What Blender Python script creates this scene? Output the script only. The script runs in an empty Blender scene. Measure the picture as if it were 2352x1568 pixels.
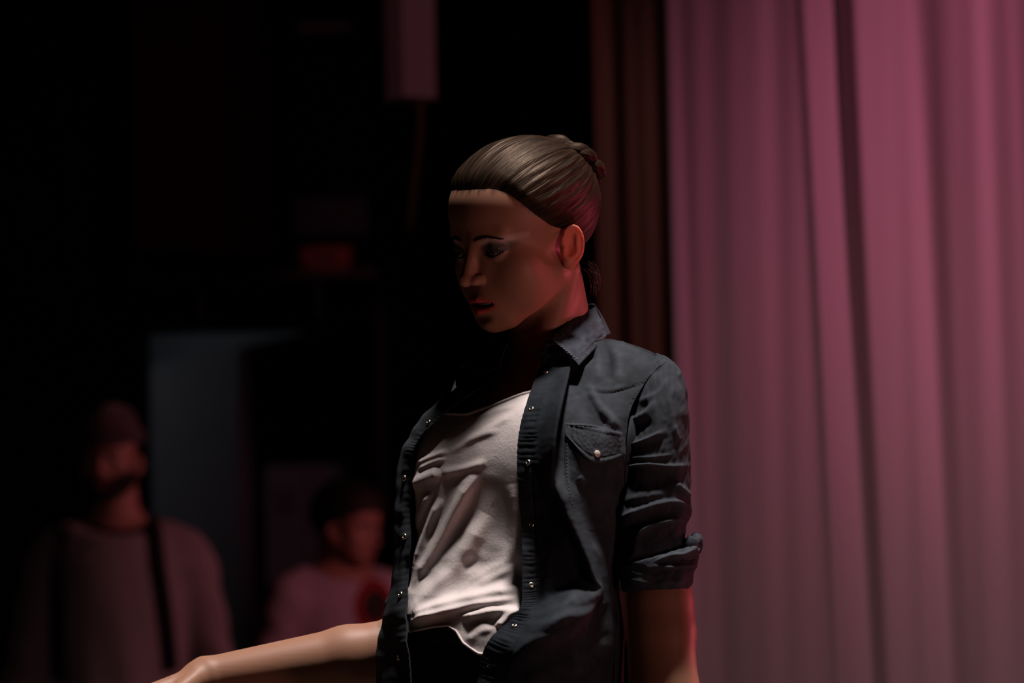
import bpy, bmesh, math, random
import numpy as np
from mathutils import Vector, Matrix
from mathutils.bvhtree import BVHTree

# ---------------------------------------------------------------- camera, world, lights, exposure
scene = bpy.context.scene
COL = scene.collection
FPX = 10000.0            # focal length in pixels of the 2352 px wide frame
DIST = 5.0               # distance to the dancer (focus)
PITCH, ROLL = math.radians(5.8), math.radians(-1.2)
CAMZ = 1.345 - DIST * math.tan(PITCH)
cam_data = bpy.data.cameras.new('camera')
cam = bpy.data.objects.new('camera', cam_data)
COL.objects.link(cam)
cam_data.sensor_width = 36.0
cam_data.lens = FPX / 2352.0 * 36.0
cam_data.clip_end = 200
CAMM = Matrix.Translation((0, -DIST, CAMZ)) @ Matrix.Rotation(math.pi / 2 + PITCH, 4, 'X') @ Matrix.Rotation(ROLL, 4, 'Z')
cam.matrix_world = CAMM
cam_data.dof.use_dof = True
cam_data.dof.focus_distance = DIST - 0.03
cam_data.dof.aperture_fstop = 5.0
scene.camera = cam
scene.view_settings.view_transform = 'Standard'
scene.view_settings.look = 'None'
scene.view_settings.exposure = 0.0
scene.view_settings.gamma = 1.0
scene.view_settings.use_curve_mapping = False
scene.cycles.use_denoising = True

# "near" frame: axes of the camera, origin on the focus plane: X right, Y away from the camera, Z up (metres)
S2W = CAMM @ Matrix(((1, 0, 0, 0), (0, 0, 1, 0), (0, -1, 0, -DIST), (0, 0, 0, 1)))
W2S = S2W.inverted()
S2Wn = np.array(S2W)
W2Sn = np.array(W2S)
def P(px, py, Y=0.0):
    k = (DIST + Y) / FPX
    return np.array([(px - 1176.0) * k, Y, (784.0 - py) * k])
def to_world(v):
    v = np.asarray(v, float)
    return v @ S2Wn[:3, :3].T + S2Wn[:3, 3]
def to_near(v):
    v = np.asarray(v, float)
    return v @ W2Sn[:3, :3].T + W2Sn[:3, 3]
def pix(v):
    """near-frame points -> pixel columns and rows"""
    k = FPX / (DIST + v[..., 1])
    return 1176.0 + v[..., 0] * k, 784.0 - v[..., 2] * k
def at(px, py, D):
    """world point at depth D along the view axis"""
    return Vector(to_world(P(px, py, D - DIST)))

world = bpy.data.worlds.new('world')
scene.world = world
world.use_nodes = True
world.node_tree.nodes['Background'].inputs[0].default_value = (0.9, 0.75, 0.8, 1)
world.node_tree.nodes['Background'].inputs[1].default_value = 0.0006

def lamp(name, kind, loc, target, energy, color, size=0.2, angle=40, blend=0.4):
    d = bpy.data.lights.new(name, kind)
    d.energy = energy
    d.color = color
    o = bpy.data.objects.new(name, d)
    COL.objects.link(o)
    o.location = loc
    o.rotation_euler = (Vector(target) - Vector(loc)).to_track_quat('-Z', 'Y').to_euler()
    if kind == 'SPOT':
        d.spot_size = math.radians(angle)
        d.spot_blend = blend
        d.shadow_soft_size = size
    elif kind == 'AREA':
        d.shape = 'DISK'
        d.size = size
    return o
lamp('stage_key', 'SPOT', to_world((.40, .02, 4.74)), to_world((0, 0, -.15)), 1500, (1.0, .87, .82), .24, 34, .5)
lamp('red_side', 'SPOT', to_world((3.0, 1.5, -.3)), to_world((.1, 0, -.15)), 105, (1.0, .12, .20), .25, 24, .6)
lamp('head_red', 'SPOT', to_world((3.1, -.6, .1)), to_world((.13, .0, .10)), 44, (1.0, .14, .12), .12, 5.6, .9)
lamp('face_fill', 'SPOT', to_world((2.4, -2.7, -.6)), to_world((0, 0, .1)), 84, (1.0, .46, .42), .4, 20, .8)  # added low fill for the face, stands in for bounce off the floor
# magenta wash on the curtain from the flies, dim warm spill from the hall
lamp('curtain_wash', 'SPOT', to_world((3.7, -.4, 3.9)), to_world((1.00, 2.8, .46)), 750, (1.0, .245, .42), .25, 15.5, 1.0)
lamp('curtain_spill', 'SPOT', to_world((2.9, -3.6, .3)), to_world((1.25, 2.8, -.85)), 310, (1.0, .50, .52), .4, 24, 1.0)
lamp('drape_glow', 'SPOT', to_world((-1.6, 2.85, .9)), to_world((.24, 3.5, -.1)), 28, (1.0, .72, .78), .2, 50, .8)  # added lamp that brightens the side drape, no such source known
# backstage
lamp('wing_glow', 'SPOT', (1.2, 4.9, 2.0), (-1.2, 5.9, 1.3), 33, (1.0, .28, .34), .15, 52, .6)
lamp('fly_glow', 'SPOT', to_world((.55, -.2, 1.6)), to_world((-.25, 4.1, .75)), 48, (1.0, .30, .42), .2, 14, .6)


# ---------------------------------------------------------------- materials
def material(name, color, rough=0.8, spec=0.3, noise=None, bump=None, attr=None, metal=0.0, sss=0.0, sheen=0.0, coat=0.0, attrmul=None, aniso=0.0):
    m = bpy.data.materials.new(name)
    m.use_nodes = True
    nt = m.node_tree
    b = nt.nodes['Principled BSDF']
    b.inputs['Base Color'].default_value = (*color, 1)
    b.inputs['Roughness'].default_value = rough
    b.inputs['Specular IOR Level'].default_value = spec
    b.inputs['Metallic'].default_value = metal
    b.inputs['Sheen Weight'].default_value = sheen
    b.inputs['Coat Weight'].default_value = coat
    if sss:
        b.inputs['Subsurface Weight'].default_value = sss
        b.inputs['Subsurface Radius'].default_value = (1.0, 0.35, 0.2)
        b.inputs['Subsurface Scale'].default_value = 0.006
    tc = nt.nodes.new('ShaderNodeTexCoord')
    src = None
    if attr:
        a = nt.nodes.new('ShaderNodeVertexColor')
        a.layer_name = attr
        src = a.outputs['Color']
    if noise:                       # (scale, lighter colour, detail, stretch)
        mp = nt.nodes.new('ShaderNodeMapping')
        mp.inputs['Scale'].default_value = noise[3]
        nt.links.new(tc.outputs['Object'], mp.inputs['Vector'])
        n = nt.nodes.new('ShaderNodeTexNoise')
        n.inputs['Scale'].default_value = noise[0]
        n.inputs['Detail'].default_value = noise[2]
        nt.links.new(mp.outputs[0], n.inputs['Vector'])
        mx = nt.nodes.new('ShaderNodeMix')
        mx.data_type = 'RGBA'
        rmp = nt.nodes.new('ShaderNodeMapRange')
        rmp.inputs[1].default_value = 0.3
        rmp.inputs[2].default_value = 0.7
        nt.links.new(n.outputs['Fac'], rmp.inputs[0])
        nt.links.new(rmp.outputs[0], mx.inputs[0])
        mx.inputs[6].default_value = (*color, 1)
        mx.inputs[7].default_value = (*noise[1], 1)
        out = mx.outputs[2]
        if src is not None:
            mm = nt.nodes.new('ShaderNodeMix')
            mm.data_type = 'RGBA'
            mm.blend_type = 'MULTIPLY'
            mm.inputs[0].default_value = 1.0
            nt.links.new(src, mm.inputs[6])
            nt.links.new(out, mm.inputs[7])
            out = mm.outputs[2]
        nt.links.new(out, b.inputs['Base Color'])
    elif src is not None:
        nt.links.new(src, b.inputs['Base Color'])
    if bump:                        # list of (scale, strength, distance, stretch)
        prev = None
        for (sc, st, dist, stretch) in bump:
            mp = nt.nodes.new('ShaderNodeMapping')
            mp.inputs['Scale'].default_value = stretch
            nt.links.new(tc.outputs['Object'], mp.inputs['Vector'])
            n = nt.nodes.new('ShaderNodeTexNoise')
            n.inputs['Scale'].default_value = sc
            n.inputs['Detail'].default_value = 3
            nt.links.new(mp.outputs[0], n.inputs['Vector'])
            bp = nt.nodes.new('ShaderNodeBump')
            bp.inputs['Strength'].default_value = st
            bp.inputs['Distance'].default_value = dist
            nt.links.new(n.outputs['Fac'], bp.inputs['Height'])
            if prev is not None:
                nt.links.new(prev, bp.inputs['Normal'])
            prev = bp.outputs[0]
        nt.links.new(prev, b.inputs['Normal'])
    return m

# ---------------------------------------------------------------- mesh helpers
def new_object(name, me, mat, parent=None):
    o = bpy.data.objects.new(name, me)
    COL.objects.link(o)
    if mat is not None:
        me.materials.append(mat)
    if parent is not None:
        o.parent = parent
    return o
def mesh_obj(name, verts, faces, mat, parent=None, smooth=True, colors=None):
    me = bpy.data.meshes.new(name)
    verts = np.asarray(verts, dtype=np.float32)
    if isinstance(faces, np.ndarray) and faces.ndim == 2:
        n, k = faces.shape
        me.vertices.add(len(verts))
        me.vertices.foreach_set('co', verts.ravel())
        me.loops.add(n * k)
        me.loops.foreach_set('vertex_index', faces.astype(np.int32).ravel())
        me.polygons.add(n)
        me.polygons.foreach_set('loop_start', np.arange(0, n * k, k, dtype=np.int32))
        me.polygons.foreach_set('loop_total', np.full(n, k, dtype=np.int32))
        me.update(calc_edges=True)
        me.validate()
    else:
        me.from_pydata([tuple(map(float, v)) for v in verts], [], [tuple(int(i) for i in f) for f in faces])
    me.polygons.foreach_set('use_smooth', np.full(len(me.polygons), smooth))
    if colors is not None:
        ca = me.color_attributes.new('Col', 'FLOAT_COLOR', 'POINT')
        c4 = np.ones((len(verts), 4), dtype=np.float32)
        c4[:, :3] = colors
        ca.data.foreach_set('color', c4.ravel())
    return new_object(name, me, mat, parent)
def tag(o, label, category=None, group=None, kind=None):
    if label: o['label'] = label
    if category: o['category'] = category
    if group: o['group'] = group
    if kind: o['kind'] = kind
    return o
def box(name, lo, hi, mat, parent=None, bevel=0.0, rot=0.0):
    """world box between two corners, optionally turned about its centre"""
    lo, hi = Vector(lo), Vector(hi)
    c, s = (lo + hi) / 2, hi - lo
    bm = bmesh.new()
    bmesh.ops.create_cube(bm, size=1.0)
    bmesh.ops.scale(bm, vec=s, verts=bm.verts)
    if bevel:
        bmesh.ops.bevel(bm, geom=bm.edges[:], offset=bevel, segments=2, affect='EDGES')
    if rot:
        bmesh.ops.rotate(bm, cent=(0, 0, 0), matrix=Matrix.Rotation(rot, 3, 'Z'), verts=bm.verts)
    bmesh.ops.translate(bm, vec=c, verts=bm.verts)
    me = bpy.data.meshes.new(name)
    bm.to_mesh(me)
    bm.free()
    return new_object(name, me, mat, parent)
def spline(keys, x):
    """smooth (Catmull-Rom / Hermite) interpolation of [(x, y...)] at array x"""
    k = np.array(keys, float)
    kx, ky = k[:, 0], k[:, 1:]
    d = np.gradient(ky, kx, axis=0)
    x = np.clip(np.asarray(x, float), kx[0], kx[-1])
    i = np.clip(np.searchsorted(kx, x) - 1, 0, len(kx) - 2)
    h = kx[i + 1] - kx[i]
    t = (x - kx[i]) / h
    t2, t3 = t * t, t * t * t
    a = (2 * t3 - 3 * t2 + 1)[..., None] * ky[i] + ((t3 - 2 * t2 + t) * h)[..., None] * d[i]
    b = (-2 * t3 + 3 * t2)[..., None] * ky[i + 1] + ((t3 - t2) * h)[..., None] * d[i + 1]
    r = a + b
    return r[..., 0] if r.shape[-1] == 1 else r
def resample(pts, n):
    """points of a smooth curve through pts"""
    pts = np.asarray(pts, float)
    s = np.concatenate([[0], np.cumsum(np.linalg.norm(np.diff(pts, axis=0), axis=1))])
    return spline(np.column_stack([s, pts]), np.linspace(0, s[-1], n))
def net(rows, nu, nv, ku=None):
    """smooth surface grid (nv x nu x 3) through a net of control rows"""
    rows = np.asarray(rows, float)
    R, C = rows.shape[:2]
    ku = np.arange(C) if ku is None else np.asarray(ku, float)
    su = np.linspace(ku[0], ku[-1], nu)
    a = np.stack([spline(np.column_stack([ku, r]), su) for r in rows])          # R, nu, 3
    sv = np.linspace(0, R - 1, nv)
    return np.stack([spline(np.column_stack([np.arange(R), a[:, j]]), sv) for j in range(nu)], axis=1)
def grid_faces(nv, nu, wrap=False):
    i = np.arange(nv - 1)[:, None]
    j = np.arange(nu if wrap else nu - 1)[None, :]
    j2 = (j + 1) % nu
    f = np.stack([i * nu + j, i * nu + j2, (i + 1) * nu + j2, (i + 1) * nu + j], axis=-1)
    return f.reshape(-1, 4)
def grid_normals(g):
    du = np.gradient(g, axis=1)
    dv = np.gradient(g, axis=0)
    n = np.cross(du, dv)
    return n / (np.linalg.norm(n, axis=-1, keepdims=True) + 1e-12)
def sheet(name, g, thick, mat, parent=None, colors=None, flip=False):
    """closed thin sheet from a near-frame grid"""
    nv, nu = g.shape[:2]
    n = grid_normals(g)
    if flip: n = -n
    a, b = g, g - n * thick
    v = np.concatenate([a.reshape(-1, 3), b.reshape(-1, 3)])
    f = grid_faces(nv, nu)
    N = nv * nu
    if flip:
        top, bot = f, f[:, ::-1] + N
    else:
        top, bot = f, f[:, ::-1] + N
    ring = np.concatenate([np.arange(nu), (np.arange(1, nv)) * nu + nu - 1, (nv - 1) * nu + np.arange(nu - 2, -1, -1), np.arange(nv - 2, 0, -1) * nu])
    r2 = np.roll(ring, -1)
    side = np.stack([r2, ring, ring + N, r2 + N], axis=-1)
    c = None
    if colors is not None:
        c = np.concatenate([colors.reshape(-1, 3)] * 2)
    o = mesh_obj(name, to_world(v), np.concatenate([top, bot, side]), mat, parent, colors=c)
    return o
def tube_grid(path, radii, seg=12, flat=1.0, up=(0, 0, 1), cap=True):
    """verts and faces of a tube along path (near or world frame)"""
    path = np.asarray(path, float)
    n = len(path)
    radii = np.broadcast_to(np.asarray(radii, float), (n,))
    t = np.gradient(path, axis=0)
    t /= np.linalg.norm(t, axis=1, keepdims=True) + 1e-12
    up = np.asarray(up, float)
    s = np.cross(t, up)
    bad = np.linalg.norm(s, axis=1) < 1e-3
    s[bad] = np.cross(t[bad], (1, 0.3, 0.1))
    s /= np.linalg.norm(s, axis=1, keepdims=True)
    w = np.cross(s, t)
    a = np.linspace(0, 2 * np.pi, seg, endpoint=False)
    g = path[:, None] + radii[:, None, None] * (np.cos(a)[None, :, None] * s[:, None] + flat * np.sin(a)[None, :, None] * w[:, None])
    f = [tuple(q) for q in grid_faces(n, seg, True)]
    v = g.reshape(-1, 3)
    if cap:
        v = np.concatenate([v, path[:1], path[-1:]])
        c0, c1 = n * seg, n * seg + 1
        for j in range(seg):
            f.append((c0, (j + 1) % seg, j, j))
            f.append((c1, (n - 1) * seg + j, (n - 1) * seg + (j + 1) % seg, (n - 1) * seg + (j + 1) % seg))
        f = [q if q[2] != q[3] else q[:3] for q in f]
    return v, f
def tube(name, path, radii, mat, parent=None, seg=12, flat=1.0, up=(0, 0, 1)):
    v, f = tube_grid(path, radii, seg, flat, up)
    return mesh_obj(name, v, f, mat, parent)

# ---------------------------------------------------------------- implicit surfaces
def smin(a, b, k):
    h = np.clip(0.5 + 0.5 * (b - a) / k, 0, 1)
    return b * (1 - h) + a * h - k * h * (1 - h)
def smax(a, b, k):
    return -smin(-a, -b, k)
def ell(x, y, z, c, r):
    px, py, pz = (x - c[0]) / r[0], (y - c[1]) / r[1], (z - c[2]) / r[2]
    k0 = np.sqrt(px * px + py * py + pz * pz) + 1e-6
    k1 = np.sqrt((px / r[0]) ** 2 + (py / r[1]) ** 2 + (pz / r[2]) ** 2) + 1e-6
    return k0 * (k0 - 1) / k1
def cone(x, y, z, a, b, r1, r2):
    bx, by, bz = b[0] - a[0], b[1] - a[1], b[2] - a[2]
    ax_, ay_, az_ = x - a[0], y - a[1], z - a[2]
    h = np.clip((ax_ * bx + ay_ * by + az_ * bz) / (bx * bx + by * by + bz * bz), 0, 1)
    return np.sqrt((ax_ - bx * h) ** 2 + (ay_ - by * h) ** 2 + (az_ - bz * h) ** 2) - (r1 + (r2 - r1) * h)
def chain(x, y, z, pts, k):
    """pts: list of (point, radius)"""
    d = None
    for (a, r1), (b, r2) in zip(pts[:-1], pts[1:]):
        c = cone(x, y, z, a, b, r1, r2)
        d = c if d is None else smin(d, c, k)
    return d
def surface_net(f, lo, hi, h):
    """polygonise f<0 on a grid: vertices, quads"""
    ax = [np.arange(lo[i], hi[i] + h, h, dtype=np.float32) for i in range(3)]
    X, Y, Z = np.meshgrid(*ax, indexing='ij')
    F = f(X, Y, Z).astype(np.float32)
    # closed at the borders of the grid
    F[0] = np.maximum(F[0], h); F[-1] = np.maximum(F[-1], h)
    F[:, 0] = np.maximum(F[:, 0], h); F[:, -1] = np.maximum(F[:, -1], h)
    F[:, :, 0] = np.maximum(F[:, :, 0], h); F[:, :, -1] = np.maximum(F[:, :, -1], h)
    shp = np.array(F.shape)
    ins = F < 0
    acc = {}
    cs = shp - 1
    S = np.zeros((cs[0] * cs[1] * cs[2], 3), np.float32)
    Cn = np.zeros(cs[0] * cs[1] * cs[2], np.float32)
    edges = []
    for axis in range(3):
        sl0 = [slice(None)] * 3; sl1 = [slice(None)] * 3
        sl0[axis] = slice(0, -1); sl1[axis] = slice(1, None)
        idx = np.argwhere(ins[tuple(sl0)] != ins[tuple(sl1)])
        i0 = tuple(idx.T)
        idx1 = idx.copy(); idx1[:, axis] += 1
        f0, f1 = F[i0], F[tuple(idx1.T)]
        t = f0 / (f0 - f1)
        p = idx.astype(np.float32)
        p[:, axis] += t
        o1, o2 = [(1, 2), (2, 0), (0, 1)][axis]
        ids = []
        for d1, d2 in ((-1, -1), (0, -1), (0, 0), (-1, 0)):
            c = idx.copy()
            c[:, o1] += d1; c[:, o2] += d2
            cid = (c[:, 0] * cs[1] + c[:, 1]) * cs[2] + c[:, 2]
            ids.append(cid)
            np.add.at(S, cid, p)
            np.add.at(Cn, cid, 1)
        q = np.stack(ids, 1)
        neg = f0 >= 0
        q[neg] = q[neg][:, ::-1]
        edges.append(q)
    act = np.nonzero(Cn)[0]
    remap = np.zeros(len(Cn), np.int64)
    remap[act] = np.arange(len(act))
    v = S[act] / Cn[act][:, None] * h + np.array(lo, np.float32)
    return v, remap[np.concatenate(edges)]

# ---------------------------------------------------------------- a head in its own frame (cm): x to its left, y forward, z up, eyes at z = 0
def ear_sdf(x, y, z):
    """ear frame: x backwards, z up, y outwards from the head"""
    d = ell(x, y, z, (0, 0, 0.25), (1.45, 0.5, 2.35))
    d = smin(d, ell(x, y, z, (-0.25, 0.0, -1.9), (0.8, 0.4, 0.85)), 0.35)
    d = smax(d, -ell(x, y, z, (-0.1, 0.66, 0.45), (1.05, 0.70, 1.65)), 0.12)
    rr = np.sqrt((x / 1.32) ** 2 + ((z - 0.3) / 2.2) ** 2)
    rim = np.sqrt(((rr - 1) * 1.5) ** 2 + (y - 0.32) ** 2) - 0.21
    rim = smax(rim, -(x + 0.25 + 0.35 * (z + 1.0)), 0.3)
    d = smin(d, rim, 0.14)
    anti = cone(x, y, z, (0.55, 0.28, 1.3), (0.62, 0.22, -0.6), 0.22, 0.25)
    d = smin(d, anti, 0.2)
    d = smax(d, -ell(x, y, z, (-0.35, 0.45, -0.3), (0.62, 0.66, 0.88)), 0.15)
    d = smin(d, ell(x, y, z, (-1.05, 0.3, -0.35), (0.28, 0.32, 0.5)), 0.2)
    return d
def head_sdf(x, y, z, male=False, ear=True, cut=True):
    ax = np.abs(x)
    d = ell(ax, y, z, (0, -1.4, 3.3), (7.0, 8.8, 7.4))
    d = smin(d, ell(ax, y, z, (0, 3.0, 3.6), (6.0, 4.9, 5.2)), 3.0)
    d = smin(d, ell(ax, y, z, (0, 2.8, -2.4), (5.7, 5.5, 6.2)), 1.5)
    d = smin(d, ell(ax, y, z, (4.1, 4.9, -2.3), (2.0, 2.0, 1.8)), 1.6)
    jw = 0.5 if male else 0.0
    d = smin(d, cone(ax, y, z, (5.0 + jw, 0.6, -4.4), (1.9 + jw, 6.0, -8.0), 1.35, 1.45), 1.8)
    d = smin(d, ell(ax, y, z, (0, 6.9, -8.35), (1.75 + jw, 1.6, 1.4)), 1.2)
    d = smin(d, ell(ax, y, z, (0, 6.0, -5.8), (3.3, 2.9, 3.0)), 1.4)
    d = smin(d, ell(ax, y, z, (3.4, 4.2, -4.3), (2.6, 3.0, 3.0)), 1.6)      # cheeks
    d = smin(d, cone(ax, y, z, (0.7, 7.5, 1.4), (4.0, 6.5, 1.8), 0.6, 0.5), 1.3)
    d = smax(d, -ell(ax, y, z, (3.0, 8.9, 0.1), (1.9, 1.25, 1.1)), 0.7)
    lid = np.sqrt((ax - 3.1) ** 2 + (y - 6.65) ** 2 + z ** 2) - 1.36
    d = smin(d, lid, 0.3)
    # nose
    d = smin(d, cone(ax, y, z, (0, 7.7, 0.7), (0, 9.5, -2.5), 0.62, 0.72), 0.7)
    d = smin(d, ell(ax, y, z, (0, 9.75, -2.85), (0.9, 0.95, 0.8)), 0.35)
    d = smin(d, ell(ax, y, z, (1.05, 9.0, -3.1), (0.68, 0.95, 0.62)), 0.35)
    d = smax(d, -ell(ax, y, z, (0.58, 9.35, -3.75), (0.34, 0.62, 0.45)), 0.15)
    # lips
    d = smin(d, cone(ax, y, z, (0.35, 8.95, -5.45), (2.75, 7.5, -6.05), 0.45, 0.15), 0.25)
    d = smin(d, cone(ax, y, z, (0.0, 8.6, -6.85), (2.65, 7.4, -6.2), 0.58, 0.15), 0.25)
    d = smax(d, -ell(ax, y, z, (0, 9.0, -7.75), (1.7, 0.75, 0.45)), 0.6)
    if cut:
        d = smax(d, -ell(ax, y, z, (0, 8.9, -6.12), (2.2, 1.9, 0.40)), 0.12)
        # eye opening: an almond slit in the lids, looking down
        dx = ax - 3.1
        g = np.abs(z + 0.22 - 0.06 * dx) - 0.40 * (1 - (dx / 1.3) ** 2)
        d = smax(d, -np.maximum(g, -(y - 6.9)), 0.06)
    if ear:
        # ear: tilted back, flared away from the skull
        ex, ey, ez = ax - 6.7, y + 0.9, z + 1.7
        fl = math.radians(20)
        nx, ny = math.cos(fl), math.sin(fl)         # outward normal
        out = ex * nx + ey * ny
        back = ex * ny - ey * nx
        ti = math.radians(12)
        b2 = back * math.cos(ti) - ez * math.sin(ti)
        z2 = back * math.sin(ti) + ez * math.cos(ti)
        d = smin(d, ear_sdf(b2, out - 0.25, z2 * 1.06), 0.25)
    return d
HAIRLINE = [(0, 6.9), (20, 6.9), (32, 6.8), (43, 6.3), (52, 5.1), (62, 3.3), (74, 2.0), (86, 1.0), (96, 0.5), (106, -1.2), (122, -4.3), (140, -6.0), (160, -6.6), (180, -6.6)]
HAIR_AZ = np.arange(-30, 211.0)
HAIR_H = np.interp(np.abs(HAIR_AZ), [k[0] for k in HAIRLINE], [k[1] for k in HAIRLINE])
for _ in range(60):             # round the corners of the line off
    HAIR_H = np.convolve(np.pad(HAIR_H, 1, mode='edge'), (.25, .5, .25), mode='valid')
def hairline(x, y, z):
    """height above the hair line (cm): hair where positive"""
    az = np.degrees(np.arctan2(np.abs(x), y))
    return z - np.interp(az, HAIR_AZ, HAIR_H)

# ================================================================ the dancer
PSI, TILT = math.radians(50), math.radians(15)
HS = 1.0
hF0 = np.array([-math.sin(PSI), -math.cos(PSI), 0]); hL = np.array([math.cos(PSI), -math.sin(PSI), 0]); hU0 = np.array([0, 0, 1.0])
hF = hF0 * math.cos(TILT) - hU0 * math.sin(TILT)
hU = hU0 * math.cos(TILT) + hF0 * math.sin(TILT)
ROLLH = math.radians(0.0)
hL, hU = hL * math.cos(ROLLH) + hU * math.sin(ROLLH), hU * math.cos(ROLLH) - hL * math.sin(ROLLH)
hO = P(1204, 540, 0.035)
HM = np.stack([hL, hF, hU], axis=1)            # columns
def head_local(X, Y, Z):
    dx, dy, dz = X - hO[0], Y - hO[1], Z - hO[2]
    k = 100.0 / HS
    return ((dx * hL[0] + dy * hL[1] + dz * hL[2]) * k, (dx * hF[0] + dy * hF[1] + dz * hF[2]) * k, (dx * hU[0] + dy * hU[1] + dz * hU[2]) * k)
def head_near(p):
    return hO + (np.asarray(p, float) * 0.01 * HS) @ HM.T

YT = math.radians(41)
tL = np.array([math.cos(YT), -math.sin(YT)]); tF = np.array([-math.sin(YT), -math.cos(YT)])
# height of the slice (pixel row), centre column, centre depth, half width, half depth
TORSO = [(800, 1283, .078, .052, .048), (835, 1288, .080, .062, .050), (865, 1292, .077, .104, .064), (900, 1288, .070, .128, .078), (960, 1272, .055, .140, .092), (1040, 1250, .036, .137, .098),
         (1140, 1222, .020, .126, .094), (1250, 1200, .007, .116, .090), (1340, 1184, .000, .114, .090), (1440, 1170, -.009, .126, .096), (1540, 1158, -.014, .126, .096), (1650, 1152, -.012, .130, .100), (1760, 1150, -.010, .128, .100)]
TOR = np.array([((784 - r[0]) / 2000.0, (r[1] - 1176) / 2000.0, r[2], r[3], r[4]) for r in TORSO][::-1])
def torso_col(Z):
    return [np.interp(Z, TOR[:, 0], TOR[:, i]) for i in (1, 2, 3, 4)]
_tz = np.linspace(TOR[0, 0], TOR[-1, 0], 200)
_ts = spline(TOR, _tz)
def torso_frame(Z):
    return [np.interp(Z, _tz, _ts[:, i]) for i in range(4)]
def body_pt(py, u, f):
    """near-frame point from a slice: u to the dancer's left, f forward of the slice's centre"""
    Z = (784 - py) / 2000.0
    cx, cy, a, b = torso_frame(Z)
    return np.array([cx + u * tL[0] + f * tF[0], cy + u * tL[1] + f * tF[1], Z])
SHL = P(1480, 902, -.020); ELL = P(1523, 1450, -.075); WRL = P(1548, 1960, -.13)
SHR = P(1136, 945, .150); ELR = P(938, 1487, .13); WRR = P(470, 1560, .10)
NKT = head_near((0, -1.9, -4.5)); NKB = body_pt(835, 0, .0)
_hz = P(0, 1650)[2]
HIPL = body_pt(1660, .066, .0); HIPR = body_pt(1660, -.066, 0)
def foot_under(hip, dx, dy, z):
    w = to_world(hip)
    return to_near(np.array([w[0] + dx, w[1] + dy, z]))
KNL, KNR = foot_under(HIPL, 0.0, -.02, .44), foot_under(HIPR, -.06, -.05, .44)
ANL, ANR = foot_under(HIPL, 0.02, .03, .075), foot_under(HIPR, -.10, -.02, .075)
def legs_sdf(x, y, z, e=0.0):
    d = chain(x, y, z, [(HIPL, .070 + e), (KNL, .056 + e), (KNL * .6 + ANL * .4, .054 + e), (ANL, .036 + e)], .02)
    return smin(d, chain(x, y, z, [(HIPR, .070 + e), (KNR, .056 + e), (KNR * .6 + ANR * .4, .054 + e), (ANR, .036 + e)], .02), .02)
def torso_sdf(x, y, z):
    cx, cy, a, b = torso_frame(z)
    dx, dy = x - cx, y - cy
    u = dx * tL[0] + dy * tL[1]
    f = dx * tF[0] + dy * tF[1]
    k0 = (np.abs(u / a) ** 2.2 + np.abs(f / b) ** 2.2) ** (1 / 2.2)
    k1 = np.sqrt((u / a ** 2) ** 2 + (f / b ** 2) ** 2) + 1e-6
    d = k0 * (k0 - 1) / k1
    d = np.maximum(d, z - TOR[-1, 0])
    return np.maximum(d, TOR[0, 0] - z)
CHEST = body_pt(1045, 0, .056)
ARM_L = [(SHL, .034), (SHL * .5 + ELL * .5, .033), (SHL * .12 + ELL * .88, .0355), (ELL, .036), (ELL * .72 + WRL * .28, .0365), (WRL, .025)]
ARM_R = [(SHR, .030), (SHR * .5 + ELR * .5, .034), (ELR, .0372), (ELR * .70 + WRR * .30, .0360), (WRR, .0255)]
# the hand of the reaching arm: loosely bent, the fingers hanging
def hand_pts(base, along, side, down, s=1.0):
    """finger chains from the wrist: along = forearm direction, side = across the palm towards the thumb, down = palm normal"""
    out = []
    k0 = [(.082, -.030, .17), (.088, -.010, .185), (.086, .011, .18), (.078, .030, .145)]
    for i, (l, off, r) in enumerate(k0):
        q0 = base + along * .010 * s - side * off * .35 * s
        kn = base + along * l * s - side * off * s + down * .004 * s
        ln = [.040, .044, .041, .032][i] * s
        b1, b2 = .55 + .05 * i, 1.15 + .05 * i
        p1 = kn + (along * math.cos(b1) + down * math.sin(b1)) * ln
        p2 = p1 + (along * math.cos(b2) + down * math.sin(b2)) * ln * .68
        p3 = p2 + (along * math.cos(b2 + .35) + down * math.sin(b2 + .35)) * ln * .5
        out.append([(q0, .013 * s), (kn, .0105 * s), (p1, .0085 * s), (p2, .0077 * s), (p3, .0062 * s)])
    t0 = base + along * .012 * s + side * .018 * s + down * .004
    t1 = t0 + (along * .75 + side * .45 + down * .35) * .040 * s
    t2 = t1 + (along * .88 + side * .05 + down * .48) * .030 * s
    t3 = t2 + (along * .85 - side * .2 + down * .5) * .022 * s
    out.append([(t0, .014 * s), (t1, .0105 * s), (t2, .009 * s), (t3, .007 * s)])
    return out
def unit(v):
    return v / np.linalg.norm(v)
alR = unit(WRR - ELR) ; alR = unit(alR + np.array([0, -.10, -.22]))
dnR = unit(np.array([-.15, -.45, -.9])); dnR = unit(dnR - alR * dnR.dot(alR)); sdR = np.cross(dnR, alR)
if sdR[1] > 0: sdR = -sdR
HAND_R = hand_pts(WRR, alR, sdR, dnR)
alL = unit(WRL - ELL); dnL = unit(np.array([-.8, .2, 0.])); dnL = unit(dnL - alL * dnL.dot(alL)); sdL = np.cross(dnL, alL)
if sdL[1] > 0: sdL = -sdL
HAND_L = hand_pts(WRL, alL, sdL, dnL)
def hands_sdf(x, y, z, H, wr):
    d = None
    for f in H:
        c = chain(x, y, z, f, .004)
        d = c if d is None else smin(d, c, .003)
    palm = chain(x, y, z, [(H[0][0][0], .013), (H[0][1][0], .010)], .01)
    for f in H[1:4]:
        palm = smin(palm, cone(x, y, z, f[0][0], f[1][0], .014, .0105), .012)
    d = smin(d, palm, .006)
    return smin(d, cone(x, y, z, H[1][0][0], wr, .018, .0255), .012)
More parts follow.
